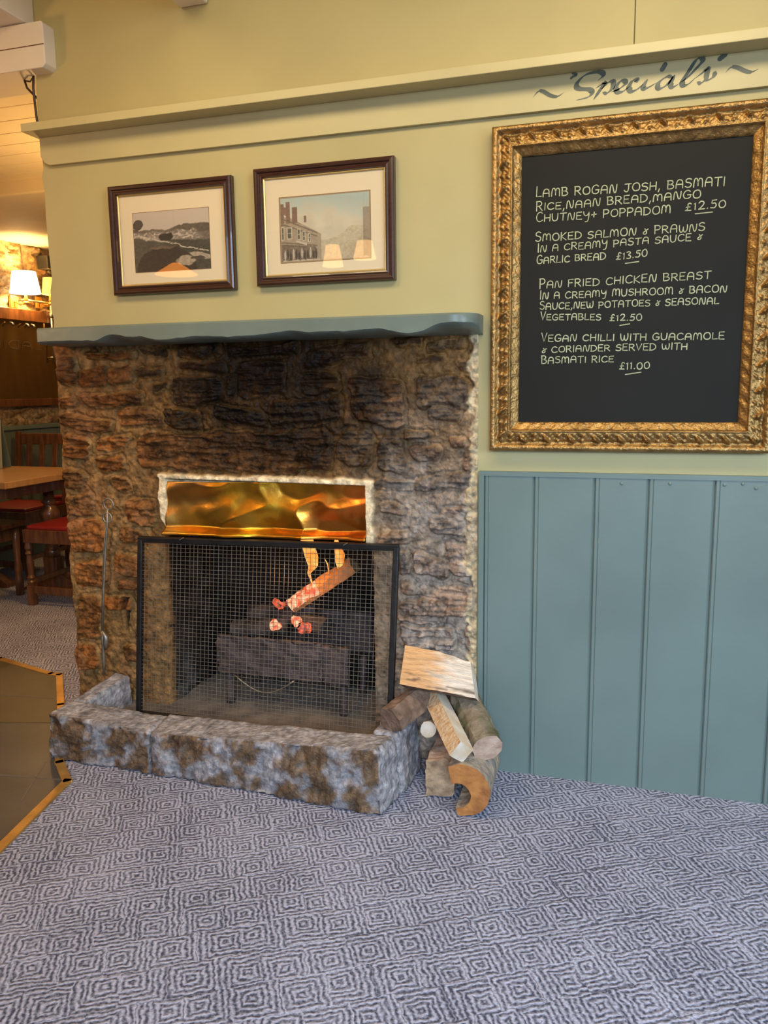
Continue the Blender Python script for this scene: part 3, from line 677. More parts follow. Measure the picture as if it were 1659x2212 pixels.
def caps(mb, n, nl): 
    e0, e1 = MB(), MB()
    e0.v = mb.v[:n]; e1.v = mb.v[nl*n:(nl+1)*n]
    e0.f = [tuple(range(n))[::-1]]; e1.f = [tuple(range(n))]
    return e0, e1
def circ(r, n=18, sx=1, sy=1): return [(r*sx*math.cos(2*math.pi*i/n), r*sy*math.sin(2*math.pi*i/n)) for i in range(n)]
def make_log(label, a, b, prof, m_side, m_cut, seed, rough=0.003, bend=0.0, group='logs of the firewood heap', name='firewood_log', cat='log', pale_up=False):
    root = empty(name, a, label, cat, group)
    mb, n, nl = log_mesh(a, b, prof, seed, rough, bend=bend)
    e0, e1 = caps(mb, n, nl)
    o = mb.build('bark' if m_side in (M['bark'], M['bark_grey'], M['moss'], M['char']) else 'split_face', m_side, root, smooth=True)
    es = o.modifiers.new('split', 'EDGE_SPLIT'); es.split_angle = math.radians(35)
    if pale_up:
        o.data.materials.append(M['cutpale'])
        for q_, p_ in enumerate(o.data.polygons):
            if (q_ % n)*4//n in (1, 2): p_.material_index = 1
    e0.build('cut_end', m_cut, root); e1.build('cut_end', m_cut, root)
    return root

make_log('charred log lying along the left of the fire grate', (-1.385, 0.10, 0.365), (-1.175, 0.13, 0.385), circ(0.034, 12), M['char'], M['char'], 1, 0.006, group='logs burning in the grate', name='burning_log')
make_log('charred log behind the left log in the fire grate', (-1.36, 0.19, 0.395), (-1.10, 0.22, 0.42), circ(0.040, 12), M['char'], M['char'], 2, 0.007, group='logs burning in the grate', name='burning_log')
make_log('charred branch across the middle of the fire below the flames', (-1.24, 0.15, 0.43), (-1.02, 0.10, 0.40), circ(0.030, 12), M['char'], M['char'], 3, 0.006, group='logs burning in the grate', name='burning_log')
lg = make_log('tilted burning log with glowing end and scorched brown upper end', (-1.145, 0.12, 0.468), (-0.915, 0.13, 0.625), [(-0.03, -0.024), (0.03, -0.024), (0.034, 0.012), (0, 0.034), (-0.032, 0.014)], M['firelog'], M['firelog'], 4, 0.004, group='logs burning in the grate', name='burning_log')
g2 = log_mesh((-1.150, 0.107, 0.470), (-1.045, 0.107, 0.545), circ(0.026, 12), 9, 0.010, nl=14)[0]; g2.f += [tuple(range(len(g2.v)//15))[::-1], tuple(range(len(g2.v)-len(g2.v)//15, len(g2.v)))]
g2.build('glowing_end', M['ember_hot'], lg, smooth=True)['label'] = 'white hot glowing end'
def ember(label, c, r, m, seed, sx=(1, 1, 1)):
    bm = bmesh.new(); bmesh.ops.create_icosphere(bm, subdivisions=3, radius=r)
    mb = MB(); bm.verts.index_update()
    for v in bm.verts:
        p = v.co*(1+1.5*mnoise.fractal(v.co*45+Vector((seed*3, 0, 0)), 1, 2, 3)); mb.v.append((c[0]+p.x*sx[0], c[1]+p.y*sx[1], c[2]+p.z*sx[2]))
    mb.f = [tuple(v.index for v in f.verts) for f in bm.faces]; bm.free()
    tag(mb.build('ember', m, smooth=True), label, 'ember', 'glowing embers in the grate')
ember('curved orange ember at the left below the flames', (-1.205, 0.075, 0.405), 0.013, M['ember_hot'], 1, (1.0, 0.8, 1.3))
ember('orange ember above the middle of the grate front', (-1.122, 0.075, 0.425), 0.014, M['ember_hot'], 2, (0.9, .8, 1))
ember('red ember at the right of the glowing pair', (-1.083, 0.075, 0.402), 0.015, M['ember'], 3, (1.1, .8, .9))
ember('pink red ember to the left of the tilted burning log', (-1.192, 0.10, 0.470), 0.018, M['ember'], 4, (1.2, .8, .7))

def flame(label, pts, y, th=0.008):
    """teardrop body: outline in XZ swollen towards its middle line"""
    P = np.array(pts); n = len(P)//2        # pts: left side bottom->top then right side top->bottom
    Lp = P[:n]; Rp = P[n:][::-1]
    mb = MB(); k = 10
    def interp(A, t):
        s = t*(len(A)-1); i = min(int(s), len(A)-2); f = s-i; return A[i]*(1-f)+A[i+1]*f
    for i in range(25):
        t = i/24; a, b_ = interp(Lp, t), interp(Rp, t); c = (a+b_)/2; hw = (b_-a)/2
        for j in range(k):
            an = 2*math.pi*j/k
            mb.v.append((c[0]+hw[0]*math.cos(an), y+th*math.sin(an)*max(0.15, min(1, abs(hw[0])/0.012)), c[1]+hw[1]*math.cos(an)))
    for i in range(24):
        for j in range(k): mb.f.append((i*k+j, i*k+(j+1) % k, (i+1)*k+(j+1) % k, (i+1)*k+j))
    mb.f += [tuple(range(k))[::-1], tuple(24*k+j for j in range(k))]
    tag(mb.build('flame', M['flame'], smooth=True), label, 'flame', 'flames of the log fire')
flame('broad orange flame nearest the middle of the screen top', [(-1.072, 0.545), (-1.090, 0.59), (-1.085, 0.615), (-1.098, 0.65), (-1.110, 0.70), (-1.118, 0.735), (-1.068, 0.735), (-1.058, 0.69), (-1.046, 0.655), (-1.048, 0.618), (-1.078, 0.59), (-1.068, 0.548)], 0.115)
flame('pointed orange flame at the right above the tilted log', [(-0.968, 0.585), (-0.970, 0.605), (-0.982, 0.635), (-0.984, 0.668), (-0.985, 0.70), (-0.982, 0.730), (-0.972, 0.730), (-0.965, 0.700), (-0.945, 0.668), (-0.950, 0.635), (-0.957, 0.605), (-0.958, 0.585)], 0.115)
flame('thin curling flame between the two taller flames', [(-1.036, 0.545), (-1.022, 0.565), (-1.008, 0.595), (-1.012, 0.625), (-1.022, 0.648), (-1.021, 0.650), (-1.008, 0.630), (-1.003, 0.598), (-1.010, 0.568), (-1.026, 0.548)], 0.112, 0.005)
fl_ = point('fire_glow', (-1.06, 0.03, 0.60), 1.6, (1.0, 0.42, 0.10), 0.04)

# ------------------------------------------------------------------ fire tongs
tg = empty('fire_tongs', (-1.826, -0.055, 0.20), 'slim iron fire tongs with two ring handles leaning on the stone left of the screen', 'fire tongs')
def ring(c, r, t): return [(c[0]+r*math.cos(a), c[1], c[2]+r*math.sin(a)) for a in np.linspace(0, 2*math.pi, 24, endpoint=False)]
MB().tube(ring((-1.771, -0.066, 0.845), 0.0195, 0), 0.0034, 8, True).build('ring_handle', M['steel'], tg, smooth=True)
MB().tube(ring((-1.778, -0.068, 0.796), 0.0175, 0), 0.0034, 8, True).build('ring_handle', M['steel'], tg, smooth=True)
MB().tube([(-1.776, -0.067, 0.826), (-1.780, -0.069, 0.778), (-1.795, -0.072, 0.665), (-1.812, -0.074, 0.52), (-1.827, -0.074, 0.375)], 0.0042, 8).build('rod', M['steel'], tg, smooth=True)
MB().tube([(-1.786, -0.066, 0.778), (-1.801, -0.070, 0.665), (-1.816, -0.073, 0.52), (-1.829, -0.074, 0.375)], 0.0035, 8).build('rod', M['steel'], tg, smooth=True)
MB().tube([(-1.827, -0.074, 0.375), (-1.832, -0.072, 0.33), (-1.836, -0.066, 0.27), (-1.840, -0.066, 0.205)], [0.006, 0.005, 0.007, 0.005], 8).build('jaw', M['steel'], tg, smooth=True)
MB().tube([(-1.828, -0.074, 0.375), (-1.815, -0.074, 0.352), (-1.817, -0.073, 0.325), (-1.828, -0.064, 0.30)], [0.005, 0.010, 0.010, 0.004], 8).build('jaw', M['steel'], tg, smooth=True)

# ------------------------------------------------------------------ firewood
make_log('dark brown bark log resting on the right kerb stone against the screen post', (-0.678, -0.245, 0.232), (-0.590, -0.055, 0.262), [(-0.046, -0.030), (0.0, -0.040), (0.046, -0.022), (0.040, 0.012), (0.012, 0.040), (-0.028, 0.032)], M['bark'], M['bark'], 11, 0.004, 0.010)
make_log('pale birch log with white cut end low down in the heap', (-0.572, -0.185, 0.190), (-0.555, -0.03, 0.160), circ(0.026, 14), M['bark_grey'], M['cutpale'], 12, 0.003)
make_log('stubby pale barked log standing on the carpet beside the right kerb stone', (-0.520, -0.245, 0.064), (-0.530, -0.03, 0.062), [(-0.045, -0.062), (0.040, -0.055), (0.048, 0.045), (0.01, 0.064), (-0.044, 0.05)], M['cutpink'], M['bark_tan'], 13, 0.005)
def cshape(R, r, a0, a1, n=22, cx=0.0, cz=0.0):
    o = [(R*math.cos(math.radians(a)), R*math.sin(math.radians(a))) for a in np.linspace(a0, a1, n)]
    i = [(cx+r*math.cos(math.radians(a)), cz+r*math.sin(math.radians(a))) for a in np.linspace(a1, a0, n)]
    return o+i
make_log('hollow log with orange sawn end lying on the carpet at the front of the heap', (-0.432, -0.335, 0.084), (-0.438, -0.120, 0.086), cshape(0.080, 0.038, -100, 122, 22, -0.014, -0.018), M['bark_grey'], M['orange_cut'], 14, 0.003)
make_log('mossy round log leaning at the right of the heap against the green dado', (-0.482, -0.070, 0.262), (-0.374, -0.262, 0.188), circ(0.048, 9), M['moss'], M['cutpink'], 15, 0.005)
make_log('squared billet of pale sawn wood sloping down over the middle of the heap', (-0.573, -0.095, 0.262), (-0.437, -0.330, 0.198), [(0.029*math.cos(a)*1.28, 0.029*math.sin(a)*1.28) for a in [math.radians(d_) for d_ in (-8, 82, 172, 262)]], M['split'], M['cutpale'], 16, 0.0012, pale_up=True)
def top_log():
    root = empty('firewood_log', (-0.55, -0.14, 0.32), 'broad pale split log lying across the top of the heap', 'log', 'logs of the firewood heap')
    TL, TR, BR, BL = Vector((-0.671, -0.09, 0.424)), Vector((-0.458, -0.09, 0.387)), Vector((-0.423, -0.19, 0.310)), Vector((-0.662, -0.19, 0.331))
    nx, nz = 46, 26; V = []
    def P(u, v, back):
        p = (BL*(1-u)+BR*u)*(1-v)+(TL*(1-u)+TR*u)*v
        g = mnoise.fractal(Vector((u*2.5, v*16, 4)), 1, 2, 4)*0.004
        p = p + Vector((0, -0.6, 0.8))*g
        p.z += 0.006*mnoise.noise(Vector((u*5, 3, v)))*(v > 0.97) + 0.006*math.sin(u*math.pi)*v
        if back: p = p + Vector((0.004, 0.046*math.sin(math.pi*(0.18+0.64*v))+0.006, -0.038*math.sin(math.pi*(0.18+0.64*v))))
        return p
    F = np.array([[P(i/nx, j/nz, False) for i in range(nx+1)] for j in range(nz+1)])
    Ug, Vg = np.meshgrid(np.linspace(0, 1, nx+1), np.linspace(0, 1, nz+1))
    g_ = fbm(Ug*4, Vg*14, 401, 3); pal = np.array([0.80, 0.66, 0.52]); orr = np.array([0.74, 0.40, 0.17])
    k_ = sstep(0.35, 0.85, Ug+0.35*g_+0.25*(0.5-np.abs(Vg-0.35)))[..., None]; Ct = orr*(1-k_)+pal*k_
    dk_ = (sstep(0.10, 0.28, g_+0.30*(0.30-Vg))*sstep(0.55, 0.15, Vg))[..., None]; Ct = Ct*(1-0.8*dk_)+np.array([0.15, 0.085, 0.05])*0.8*dk_
    f = grid_mesh('split_face', F, M['split_top'], None, Ct, root)
    Bk = np.array([[P(i/nx, j/nz, True) for i in range(nx+1)] for j in range(nz+1)])
    grid_mesh('bark', Bk[:, ::-1], M['bark'], None, None, root)
    for nm, A, B_ in (('cut_end', F[:, 0], Bk[:, 0]), ('cut_end', F[:, -1], Bk[:, -1])):
        grid_mesh(nm, np.stack([A, B_], 1), M['cutpale'], None, None, root)
    for A, B_ in ((F[0], Bk[0]), (F[-1], Bk[-1])):
        grid_mesh('bark_edge', np.stack([A, B_], 0), M['bark'], None, None, root)
top_log()

# ------------------------------------------------------------------ framed pictures
def frame_loops(x0, x1, z0, z1, prof):
    mb = MB(); n = len(prof)
    for d, y in prof: mb.v += [(x0+d, y, z0+d), (x1-d, y, z0+d), (x1-d, y, z1-d), (x0+d, y, z1-d)]
    for i in range(n-1):
        for j in range(4): mb.f.append((i*4+j, i*4+(j+1) % 4, (i+1)*4+(j+1) % 4, (i+1)*4+j))
    return mb
def art_grid(name, x0, x1, z0, z1, y, fn, parent, nu=220, nv=150):
    U, V = np.meshgrid(np.linspace(0, 1, nu), np.linspace(0, 1, nv))
    C = fn(U, V); P = np.stack([x0+(x1-x0)*U, np.full_like(U, y), z0+(z1-z0)*V], -1)
    return grid_mesh(name, P, M['photo'], None, C, parent, smooth=False)
def L_(c, *rgb): return np.array(rgb)
def art_valley(U, V):
    U = U + 0.035*fbm(U*12, V*12, 231, 4); V = V + 0.030*fbm(U*14+9, V*10, 235, 4)
    n = fbm(U*40, V*40, 201, 4); g = fbm(U*14, V*30, 205, 4)
    sky = np.array([0.47, 0.40, 0.33]); C = np.ones(U.shape+(3,))*sky*(1+0.06*V[..., None])
    def put(mask, col, tex=0.3):
        nonlocal C
        m = np.clip(mask, 0, 1)[..., None]; c = np.array(col)*np.clip(1+1.6*tex*n[..., None], 0.2, 2.2); C = C*(1-m)+c*m
    hill = 0.70+0.06*sstep(0.45, 0.62, U)+0.03*sstep(0.1, 0.0, U)+0.012*g
    put(sstep(0.01, -0.01, V-hill), (0.10, 0.080, 0.060))
    put(sstep(0.01, -0.01, V-(0.69+0.02*g-0.08*sstep(.5, .95, U))), (0.15, 0.12, 0.095))
    town = sstep(0.01, -0.01, V-(0.66+0.03*g))*sstep(0.50, 0.52, V)
    put(town*sstep(0.92, 0.75, U), (0.24, 0.20, 0.16), 0.5)
    put(town*sstep(0.06, 0.18, fbm(U*34, V*44, 221, 2))*sstep(0.95, 0.75, U), (0.46, 0.39, 0.31), 0.3)
    put(sstep(0.0, -0.02, ((U-0.06)/0.08)**2+((V-0.80)/0.09)**2-1), (0.065, 0.055, 0.045))
    put(sstep(0.01, -0.01, V-(0.585-0.30*(U-0.0)*(U < 0.35)-0.1*(U >= 0.35)*1+0.01*g)), (0.075, 0.068, 0.048), 0.3)
    put(sstep(0.01, -0.01, V-(0.56-0.10*U))*sstep(0.35, 0.5, U), (0.055, 0.050, 0.036), 0.3)
    put(sstep(0.0, -0.15, ((U-0.44)/0.10)**2+((V-0.57)/0.07)**2-1), (0.03, 0.026, 0.02))
    line = 0.53-0.36*(U-0.30)
    put(sstep(0.014, 0.006, np.abs(V-line))*sstep(0.30, 0.34, U)*sstep(1.0, 0.98, U)*sstep(-0.2, -0.05, g+0.1), (0.50, 0.43, 0.33))
    put(sstep(0.0, -0.12, ((U-0.42)/0.40)**2+((V-0.02)/0.42)**2-1), (0.034, 0.024, 0.016), 0.25)
    put(sstep(0.0, -0.2, ((U-0.36)/0.2)**2+((V-0.40)/0.03)**2-1), (0.13, 0.09, 0.06))
    put(sstep(0.0, -0.3, ((U-0.68)/0.13)**2+((V-0.16)/0.085)**2-1), (0.34, 0.27, 0.19))
    put(sstep(0.0, -0.3, ((U-0.88)/0.16)**2+((V-0.24-0.3*(0.85-U))/0.05)**2-1), (0.36, 0.30, 0.22))
    put(sstep(0.0, -0.4, ((U-0.84)/0.10)**2+((V-0.20)/0.03)**2-1), (0.06, 0.05, 0.036))
    return C
def art_street(U, V):
    n = fbm(U*46, V*40, 301, 4); g = fbm(U*9, V*9, 305, 4)
    C = np.ones(U.shape+(3,))*np.array([0.56, 0.50, 0.36])
    b = np.clip(sstep(0.62, 1.05, V+0.36*np.maximum(U-0.45, 0)-0.02+0.2*g), 0, 1)[..., None]
    C = C*(1-b)+np.array([0.36, 0.43, 0.38])*b; C = C*(1+0.15*g[..., None])
    def put(mask, col, tex=0.25):
        nonlocal C
        m = np.clip(mask, 0, 1)[..., None]; c = np.array(col)*(1+tex*n[..., None]); C = C*(1-m)+c*m
    box = lambda x0, x1, z0, z1: ((U > x0) & (U < x1) & (V > z0) & (V < z1)).astype(float)
    put(((U > 0.40) & (V < 0.42+0.10*np.sin(U*9)+0.05*g)).astype(float), (0.47, 0.40, 0.265), 0.25)          # far end of the street
    put(((U > 0.72) & (V < 0.20+0.9*(U-0.72))).astype(float)*0.55, (0.42, 0.33, 0.20))
    put(((U > 0.92) & (V < 0.76+0.02*n)).astype(float)*0.8, (0.24, 0.18, 0.12))
    put((V < 0.70-0.80*np.maximum(U-0.10, 0)).astype(float)*(U < 0.46), (0.33, 0.26, 0.175))                 # terrace of houses
    put(((V < 0.86-0.15*U) & (V > 0.80-1.25*U) & (U < 0.11)).astype(float), (0.22, 0.13, 0.085))
    for x0, x1, t in ((0.01, 0.05, 0.90), (0.07, 0.115, 0.93), (0.14, 0.20, 0.84), (0.27, 0.30, 0.70)): put(box(x0, x1, 0.60, t), (0.20, 0.12, 0.085))
    for k in range(3):
        zl = (0.66, 0.58, 0.31)[k]; put((np.abs(V-(zl-(0.62, 0.55, 0.20)[k]*np.maximum(U-0.05, 0))) < 0.011).astype(float)*(U < 0.42), (0.17, 0.125, 0.085))
    for x, wd, z0, z1 in ((0.02, 0.02, 0.36, 0.54), (0.085, 0.04, 0.37, 0.53), (0.20, 0.022, 0.35, 0.50), (0.26, 0.018, 0.33, 0.46), (0.32, 0.014, 0.31, 0.42)):
        put(box(x-0.008, x+wd+0.008, z0-0.012, z1+0.012), (0.50, 0.43, 0.31)); put(box(x, x+wd, z0, z1), (0.10, 0.095, 0.065))
        put(box(x, x+wd, (z0+z1)/2-0.006, (z0+z1)/2+0.006), (0.42, 0.36, 0.26))
    put(((V < 0.29-0.16*U) & (U < 0.40)).astype(float), (0.17, 0.125, 0.085), 0.6)
    put((np.abs(V-(0.33-0.5*(U-0.17))) < 0.016).astype(float)*box(0.18, 0.30, 0, 1), (0.50, 0.43, 0.32))
    for i in range(12):
        x = 0.05+i*0.032; put(sstep(0.2, -0.3, ((U-x)/0.011)**2+((V-0.11-0.03*math.sin(i*2.3))/0.085)**2-1), (0.055, 0.045, 0.035) if i % 3 else (0.45, 0.40, 0.31))
    put((V < 0.035+0.02*n).astype(float), (0.44, 0.37, 0.26)); 
    bd = np.maximum(np.abs(U-0.5)-0.488, np.abs(V-0.5)-0.482) > 0
    put(bd.astype(float), (0.30, 0.225, 0.13), 0.1)
    return C
def picture(x0, x1, z0, z1, ax0, ax1, az0, az1, fn, label):
    root = empty('framed_picture', ((x0+x1)/2, 0, z0), label, 'picture', 'framed photographs above the mantel')
    W = 0.030
    prof = [(0, -0.0005), (0, -0.020), (0.002, -0.024), (0.007, -0.0265), (0.013, -0.0255), (0.016, -0.021), (0.019, -0.0205), (0.024, -0.0235), (0.0275, -0.0225), (W, -0.017), (W, -0.010)]
    fo_ = frame_loops(x0, x1, z0, z1, prof).build('frame', M['mahog'], root, bevel=0)
    frame_loops(x0+W-0.001, x1-W+0.001, z0+W-0.001, z1-W+0.001, [(0, -0.0150), (0.003, -0.0155), (0.006, -0.013), (0.006, -0.0105)]).build('gold_slip', M['gold_slip'], fo_)
    mo_ = MB().box(x0+W-0.002, x1-W+0.002, -0.0100, -0.0010, z0+W-0.002, z1-W+0.002).build('mount', M['mat'], root)
    art_grid('photograph', ax0, ax1, az0, az1, -0.0106, fn, mo_)
    e = MB(); 
    for a in ((ax0-0.0012, ax1+0.0012, az1, az1+0.0014), (ax0-0.0012, ax0, az0, az1), (ax1, ax1+0.0012, az0, az1), (ax0-0.0012, ax1+0.0012, az0-0.0012, az0)): e.box(a[0], a[1], -0.0108, -0.0100, a[2], a[3])
    e.build('mount_edge', M['firelog'], mo_)
    MB().add([(x0+W, -0.0135, z0+W), (x1-W, -0.0135, z0+W), (x1-W, -0.0135, z1-W), (x0+W, -0.0135, z1-W)], [(0, 1, 2, 3)]).build('glass', M['glass'], root)
picture(-1.725, -1.261, 1.570, 1.928, -1.640, -1.352, 1.643, 1.837, art_valley, 'black and white photograph of a village valley in a dark wooden frame')
picture(-1.181, -0.713, 1.575, 1.938, -1.098, -0.793, 1.645, 1.846, art_street, 'faded coloured photograph of an old street in a dark wooden frame')

# ------------------------------------------------------------------ specials blackboard
bb = empty('menu_blackboard', (-0.02, 0, 1.045), 'specials menu blackboard in an ornate gilt frame hanging on the wall', 'blackboard')
def gilt_frame(x0, x1, z0, z1, Wd):
    vs = [0, 0.02, 0.08, 0.14, 0.20, 0.235, 0.27, 0.31, 0.35, 0.39, 0.43, 0.47, 0.51, 0.55, 0.59, 0.63, 0.655, 0.68, 0.705, 0.73, 0.76, 0.82, 0.90, 0.97, 1.0]
    def height(v, s):        # v across 0..1, s metres along
        base = np.interp(v, [0, 0.02, 0.10, 0.20, 0.235, 0.31, 0.40, 0.60, 0.655, 0.68, 0.705, 0.74, 0.97, 1.0], [0.030, 0.036, 0.041, 0.038, 0.027, 0.024, 0.030, 0.038, 0.038, 0.042, 0.041, 0.033, 0.021, 0.016])
        ph = (s/0.0712) % 1.0
        rope = np.exp(-((v-0.11)/0.06)**2)*0.0022*np.abs(np.sin(math.pi*s/0.0178+v*7))
        leaf = np.exp(-(((ph-0.35)/0.16)**2+((v-0.40-0.07*np.sin((ph-0.3)*9))/0.070)**2))*0.024
        curl = -np.exp(-(((ph-0.48)/0.06)**2+((v-0.47)/0.05)**2))*0.020
        bead = np.exp(-(((ph-0.86)/0.065)**2+((v-0.36)/0.045)**2))*0.011
        bead2 = np.exp(-(((ph-0.80)/0.07)**2+((v-0.54)/0.05)**2))*0.007
        fil = np.exp(-((v-0.52)/0.10)**2)*0.0038*np.sin(2*math.pi*s/0.0178+11*v)*np.sin(29*v+ph*6.28)
        inn = np.exp(-((v-0.86)/0.08)**2)*0.0022*np.sin(2*math.pi*s/0.0356+10*v)
        return base+rope+leaf+curl+bead+bead2+fil+inn
    mb = MB()
    for (A, B, inw) in (((x0, z1), (x1, z1), (0, -1)), ((x1, z1), (x1, z0), (-1, 0)), ((x1, z0), (x0, z0), (0, 1)), ((x0, z0), (x0, z1), (1, 0))):
        A, B, inw = np.array(A), np.array(B), np.array(inw); L = np.linalg.norm(B-A); d = (B-A)/L
        nu = int(L/0.0034); k0 = len(mb.v)
        for i in range(nu+1):
            for v in vs:
                off = v*Wd; s = off + (L-2*off)*i/nu
                p = A + d*s + inw*off; sc = s - L/2
                fade = min(1.0, (min(s, L-s)-off)/0.02+0.25)
                h = float(height(v, sc+5)) ; hb = float(np.interp(v, [0, 0.02, 0.10, 0.20, 0.235, 0.31, 0.40, 0.60, 0.655, 0.68, 0.705, 0.74, 0.97, 1.0], [0.030, 0.036, 0.041, 0.038, 0.027, 0.024, 0.030, 0.038, 0.038, 0.042, 0.041, 0.033, 0.021, 0.016]))
                h = hb+(h-hb)*fade
                mb.v.append((p[0], -h, p[1]))
        n = len(vs)
        for i in range(nu):
            for j in range(n-1): mb.f.append((k0+i*n+j, k0+(i+1)*n+j, k0+(i+1)*n+j+1, k0+i*n+j+1))
        # outer side face back to the wall
        k1 = len(mb.v)
        for i in range(nu+1): q = mb.v[k0+i*n]; mb.v.append((q[0], -0.001, q[2]))
        for i in range(nu): mb.f.append((k0+i*n, k0+(i+1)*n, k1+i+1, k1+i))
    return mb.build('gilt_frame', M['gold'], bb, smooth=True)
gilt_frame(-0.413, 0.373, 1.050, 1.985, 0.086)
board_ = MB().box(-0.330, 0.290, -0.0145, -0.0010, 1.130, 1.905).build('board', M['black'], bb)

GL = {
'A': (.80, [('c',[(0,0),(.02,.5),(.2,.93),(.5,.98),(.72,.75),(.76,0)]),('s',[(.03,.45),(.75,.45)])]),
'B': (.72, [('s',[(.02,0),(.02,1)]),('c',[(-.05,.98),(.45,.97),(.6,.76),(.42,.56),(.06,.53)]),('c',[(.1,.53),(.58,.45),(.70,.22),(.48,.03),(0,0)])]),
'C': (.78, [('c',[(.75,.86),(.5,1),(.16,.86),(0,.48),(.12,.12),(.45,0),(.80,.14)])]),
'D': (.80, [('s',[(.03,0),(.03,1)]),('c',[(-.05,.98),(.42,.96),(.76,.66),(.74,.28),(.42,.03),(-.03,0)])]),
'E': (.64, [('s',[(.62,1),(.02,.98),(.0,.02),(.64,0)]),('s',[(.02,.52),(.52,.52)])]),
'F': (.60, [('s',[(.62,1),(.02,.98),(0,0)]),('s',[(.02,.5),(.5,.52)])]),
'G': (.84, [('c',[(.76,.85),(.5,1),(.16,.86),(0,.48),(.12,.10),(.48,0),(.78,.16),(.80,.42)]),('s',[(.46,.44),(.86,.44)])]),
'H': (.74, [('s',[(0,0),(.02,1)]),('s',[(.70,0),(.72,1)]),('s',[(.02,.5),(.70,.5)])]),
'I': (.14, [('s',[(.06,0),(.08,1)])]),
'J': (.72, [('s',[(.05,.98),(.80,1)]),('c',[(.50,.98),(.50,.4),(.40,.06),(.18,.02),(0,.2)])]),
'K': (.70, [('s',[(.02,0),(.02,1)]),('s',[(.66,1),(.05,.48),(.70,0)])]),
'L': (.58, [('s',[(.04,1),(.0,.02),(.60,.06)])]),
'M': (1.05, [('c',[(0,0),(.04,.6),(.14,.95),(.36,.95),(.48,.6),(.50,.15)]),('c',[(.50,.4),(.58,.85),(.75,.98),(.94,.85),(1.0,.4),(1.0,0)])]),
'N': (.86, [('c',[(0,0),(.05,.6),(.14,.92),(.30,.92),(.42,.5),(.54,.08),(.70,.05),(.80,.4),(.84,.98)])]),
'O': (.84, [('c',[(.5,1),(.15,.88),(0,.48),(.14,.1),(.45,0),(.76,.14),(.84,.52),(.70,.9),(.42,1)])]),
'P': (.68, [('s',[(.02,-.04),(.02,1)]),('c',[(-.04,.98),(.45,.98),(.66,.74),(.5,.48),(.06,.42)])]),
'R': (.74, [('s',[(.02,0),(.02,1)]),('c',[(-.04,.98),(.45,.98),(.64,.76),(.48,.53),(.08,.48)]),('s',[(.30,.48),(.74,0)])]),
'S': (.70, [('c',[(.66,.9),(.38,1),(.08,.86),(.10,.62),(.45,.52),(.68,.34),(.58,.08),(.28,0),(0,.12)])]),
'T': (.74, [('s',[(0,.98),(.78,1)]),('s',[(.38,.98),(.36,0)])]),
'U': (.76, [('c',[(0,1),(.02,.4),(.16,.05),(.44,.02),(.66,.2),(.72,.6),(.74,1)])]),
'V': (.72, [('s',[(0,1),(.32,0),(.74,1)])]),
'W': (1.0, [('c',[(0,.95),(.03,.4),(.16,.05),(.36,.08),(.48,.45),(.50,.7)]),('c',[(.50,.45),(.58,.1),(.76,.03),(.92,.25),(.98,.6),(.96,.98)])]),
'Y': (.72, [('c',[(0,1),(.04,.66),(.24,.46),(.5,.55),(.70,.98)]),('c',[(.70,.98),(.64,.3),(.50,-.28),(.20,-.36)])]),
'&': (.56, [('c',[(.62,.72),(.34,.50),(.04,.24),(.08,.04),(.30,.02),(.44,.22),(.36,.52),(.20,.78)])]),
'+': (.60, [('s',[(0,.42),(.60,.50)]),('s',[(.30,.12),(.32,.80)])]),
',': (.18, [('s',[(.12,.08),(.0,-.26)])]),
'.': (.16, [('s',[(.04,.02),(.10,.06)])]),
'£': (.70, [('c',[(.66,.86),(.48,1),(.30,.84),(.30,.5),(.24,.16),(.02,.02)]),('s',[(.02,.02),(.64,.0)]),('s',[(.10,.46),(.54,.48)])]),
'1': (.26, [('s',[(.02,.80),(.16,1),(.14,0)])]),
'2': (.66, [('c',[(.02,.80),(.24,1),(.54,.88),(.52,.58),(.24,.22),(.02,.02)]),('s',[(.02,.02),(.66,.04)])]),
'3': (.60, [('c',[(.04,.92),(.34,1),(.54,.80),(.28,.54),(.58,.32),(.44,.04),(.04,.06)])]),
'5': (.64, [('s',[(.62,1),(.16,.98),(.10,.56)]),('c',[(.10,.56),(.46,.62),(.60,.32),(.40,.03),(.0,.06)])]),
'0': (.72, [('c',[(.4,1),(.1,.82),(0,.45),(.14,.08),(.42,0),(.66,.2),(.70,.6),(.52,.94),(.34,1)])]),
}
def catmull(pts, k=7):
    if len(pts) < 3: return pts
    P = [np.array(p, float) for p in pts]; P = [2*P[0]-P[1]]+P+[2*P[-1]-P[-2]]; out = []
    for i in range(1, len(P)-2):
        for t in np.linspace(0, 1, k, endpoint=False):
            a, b, c, d = P[i-1], P[i], P[i+1], P[i+2]
            out.append(0.5*((2*b)+(-a+c)*t+(2*a-5*b+4*c-d)*t*t+(-a+3*b-3*c+d)*t**3))
    out.append(P[-2]); return out
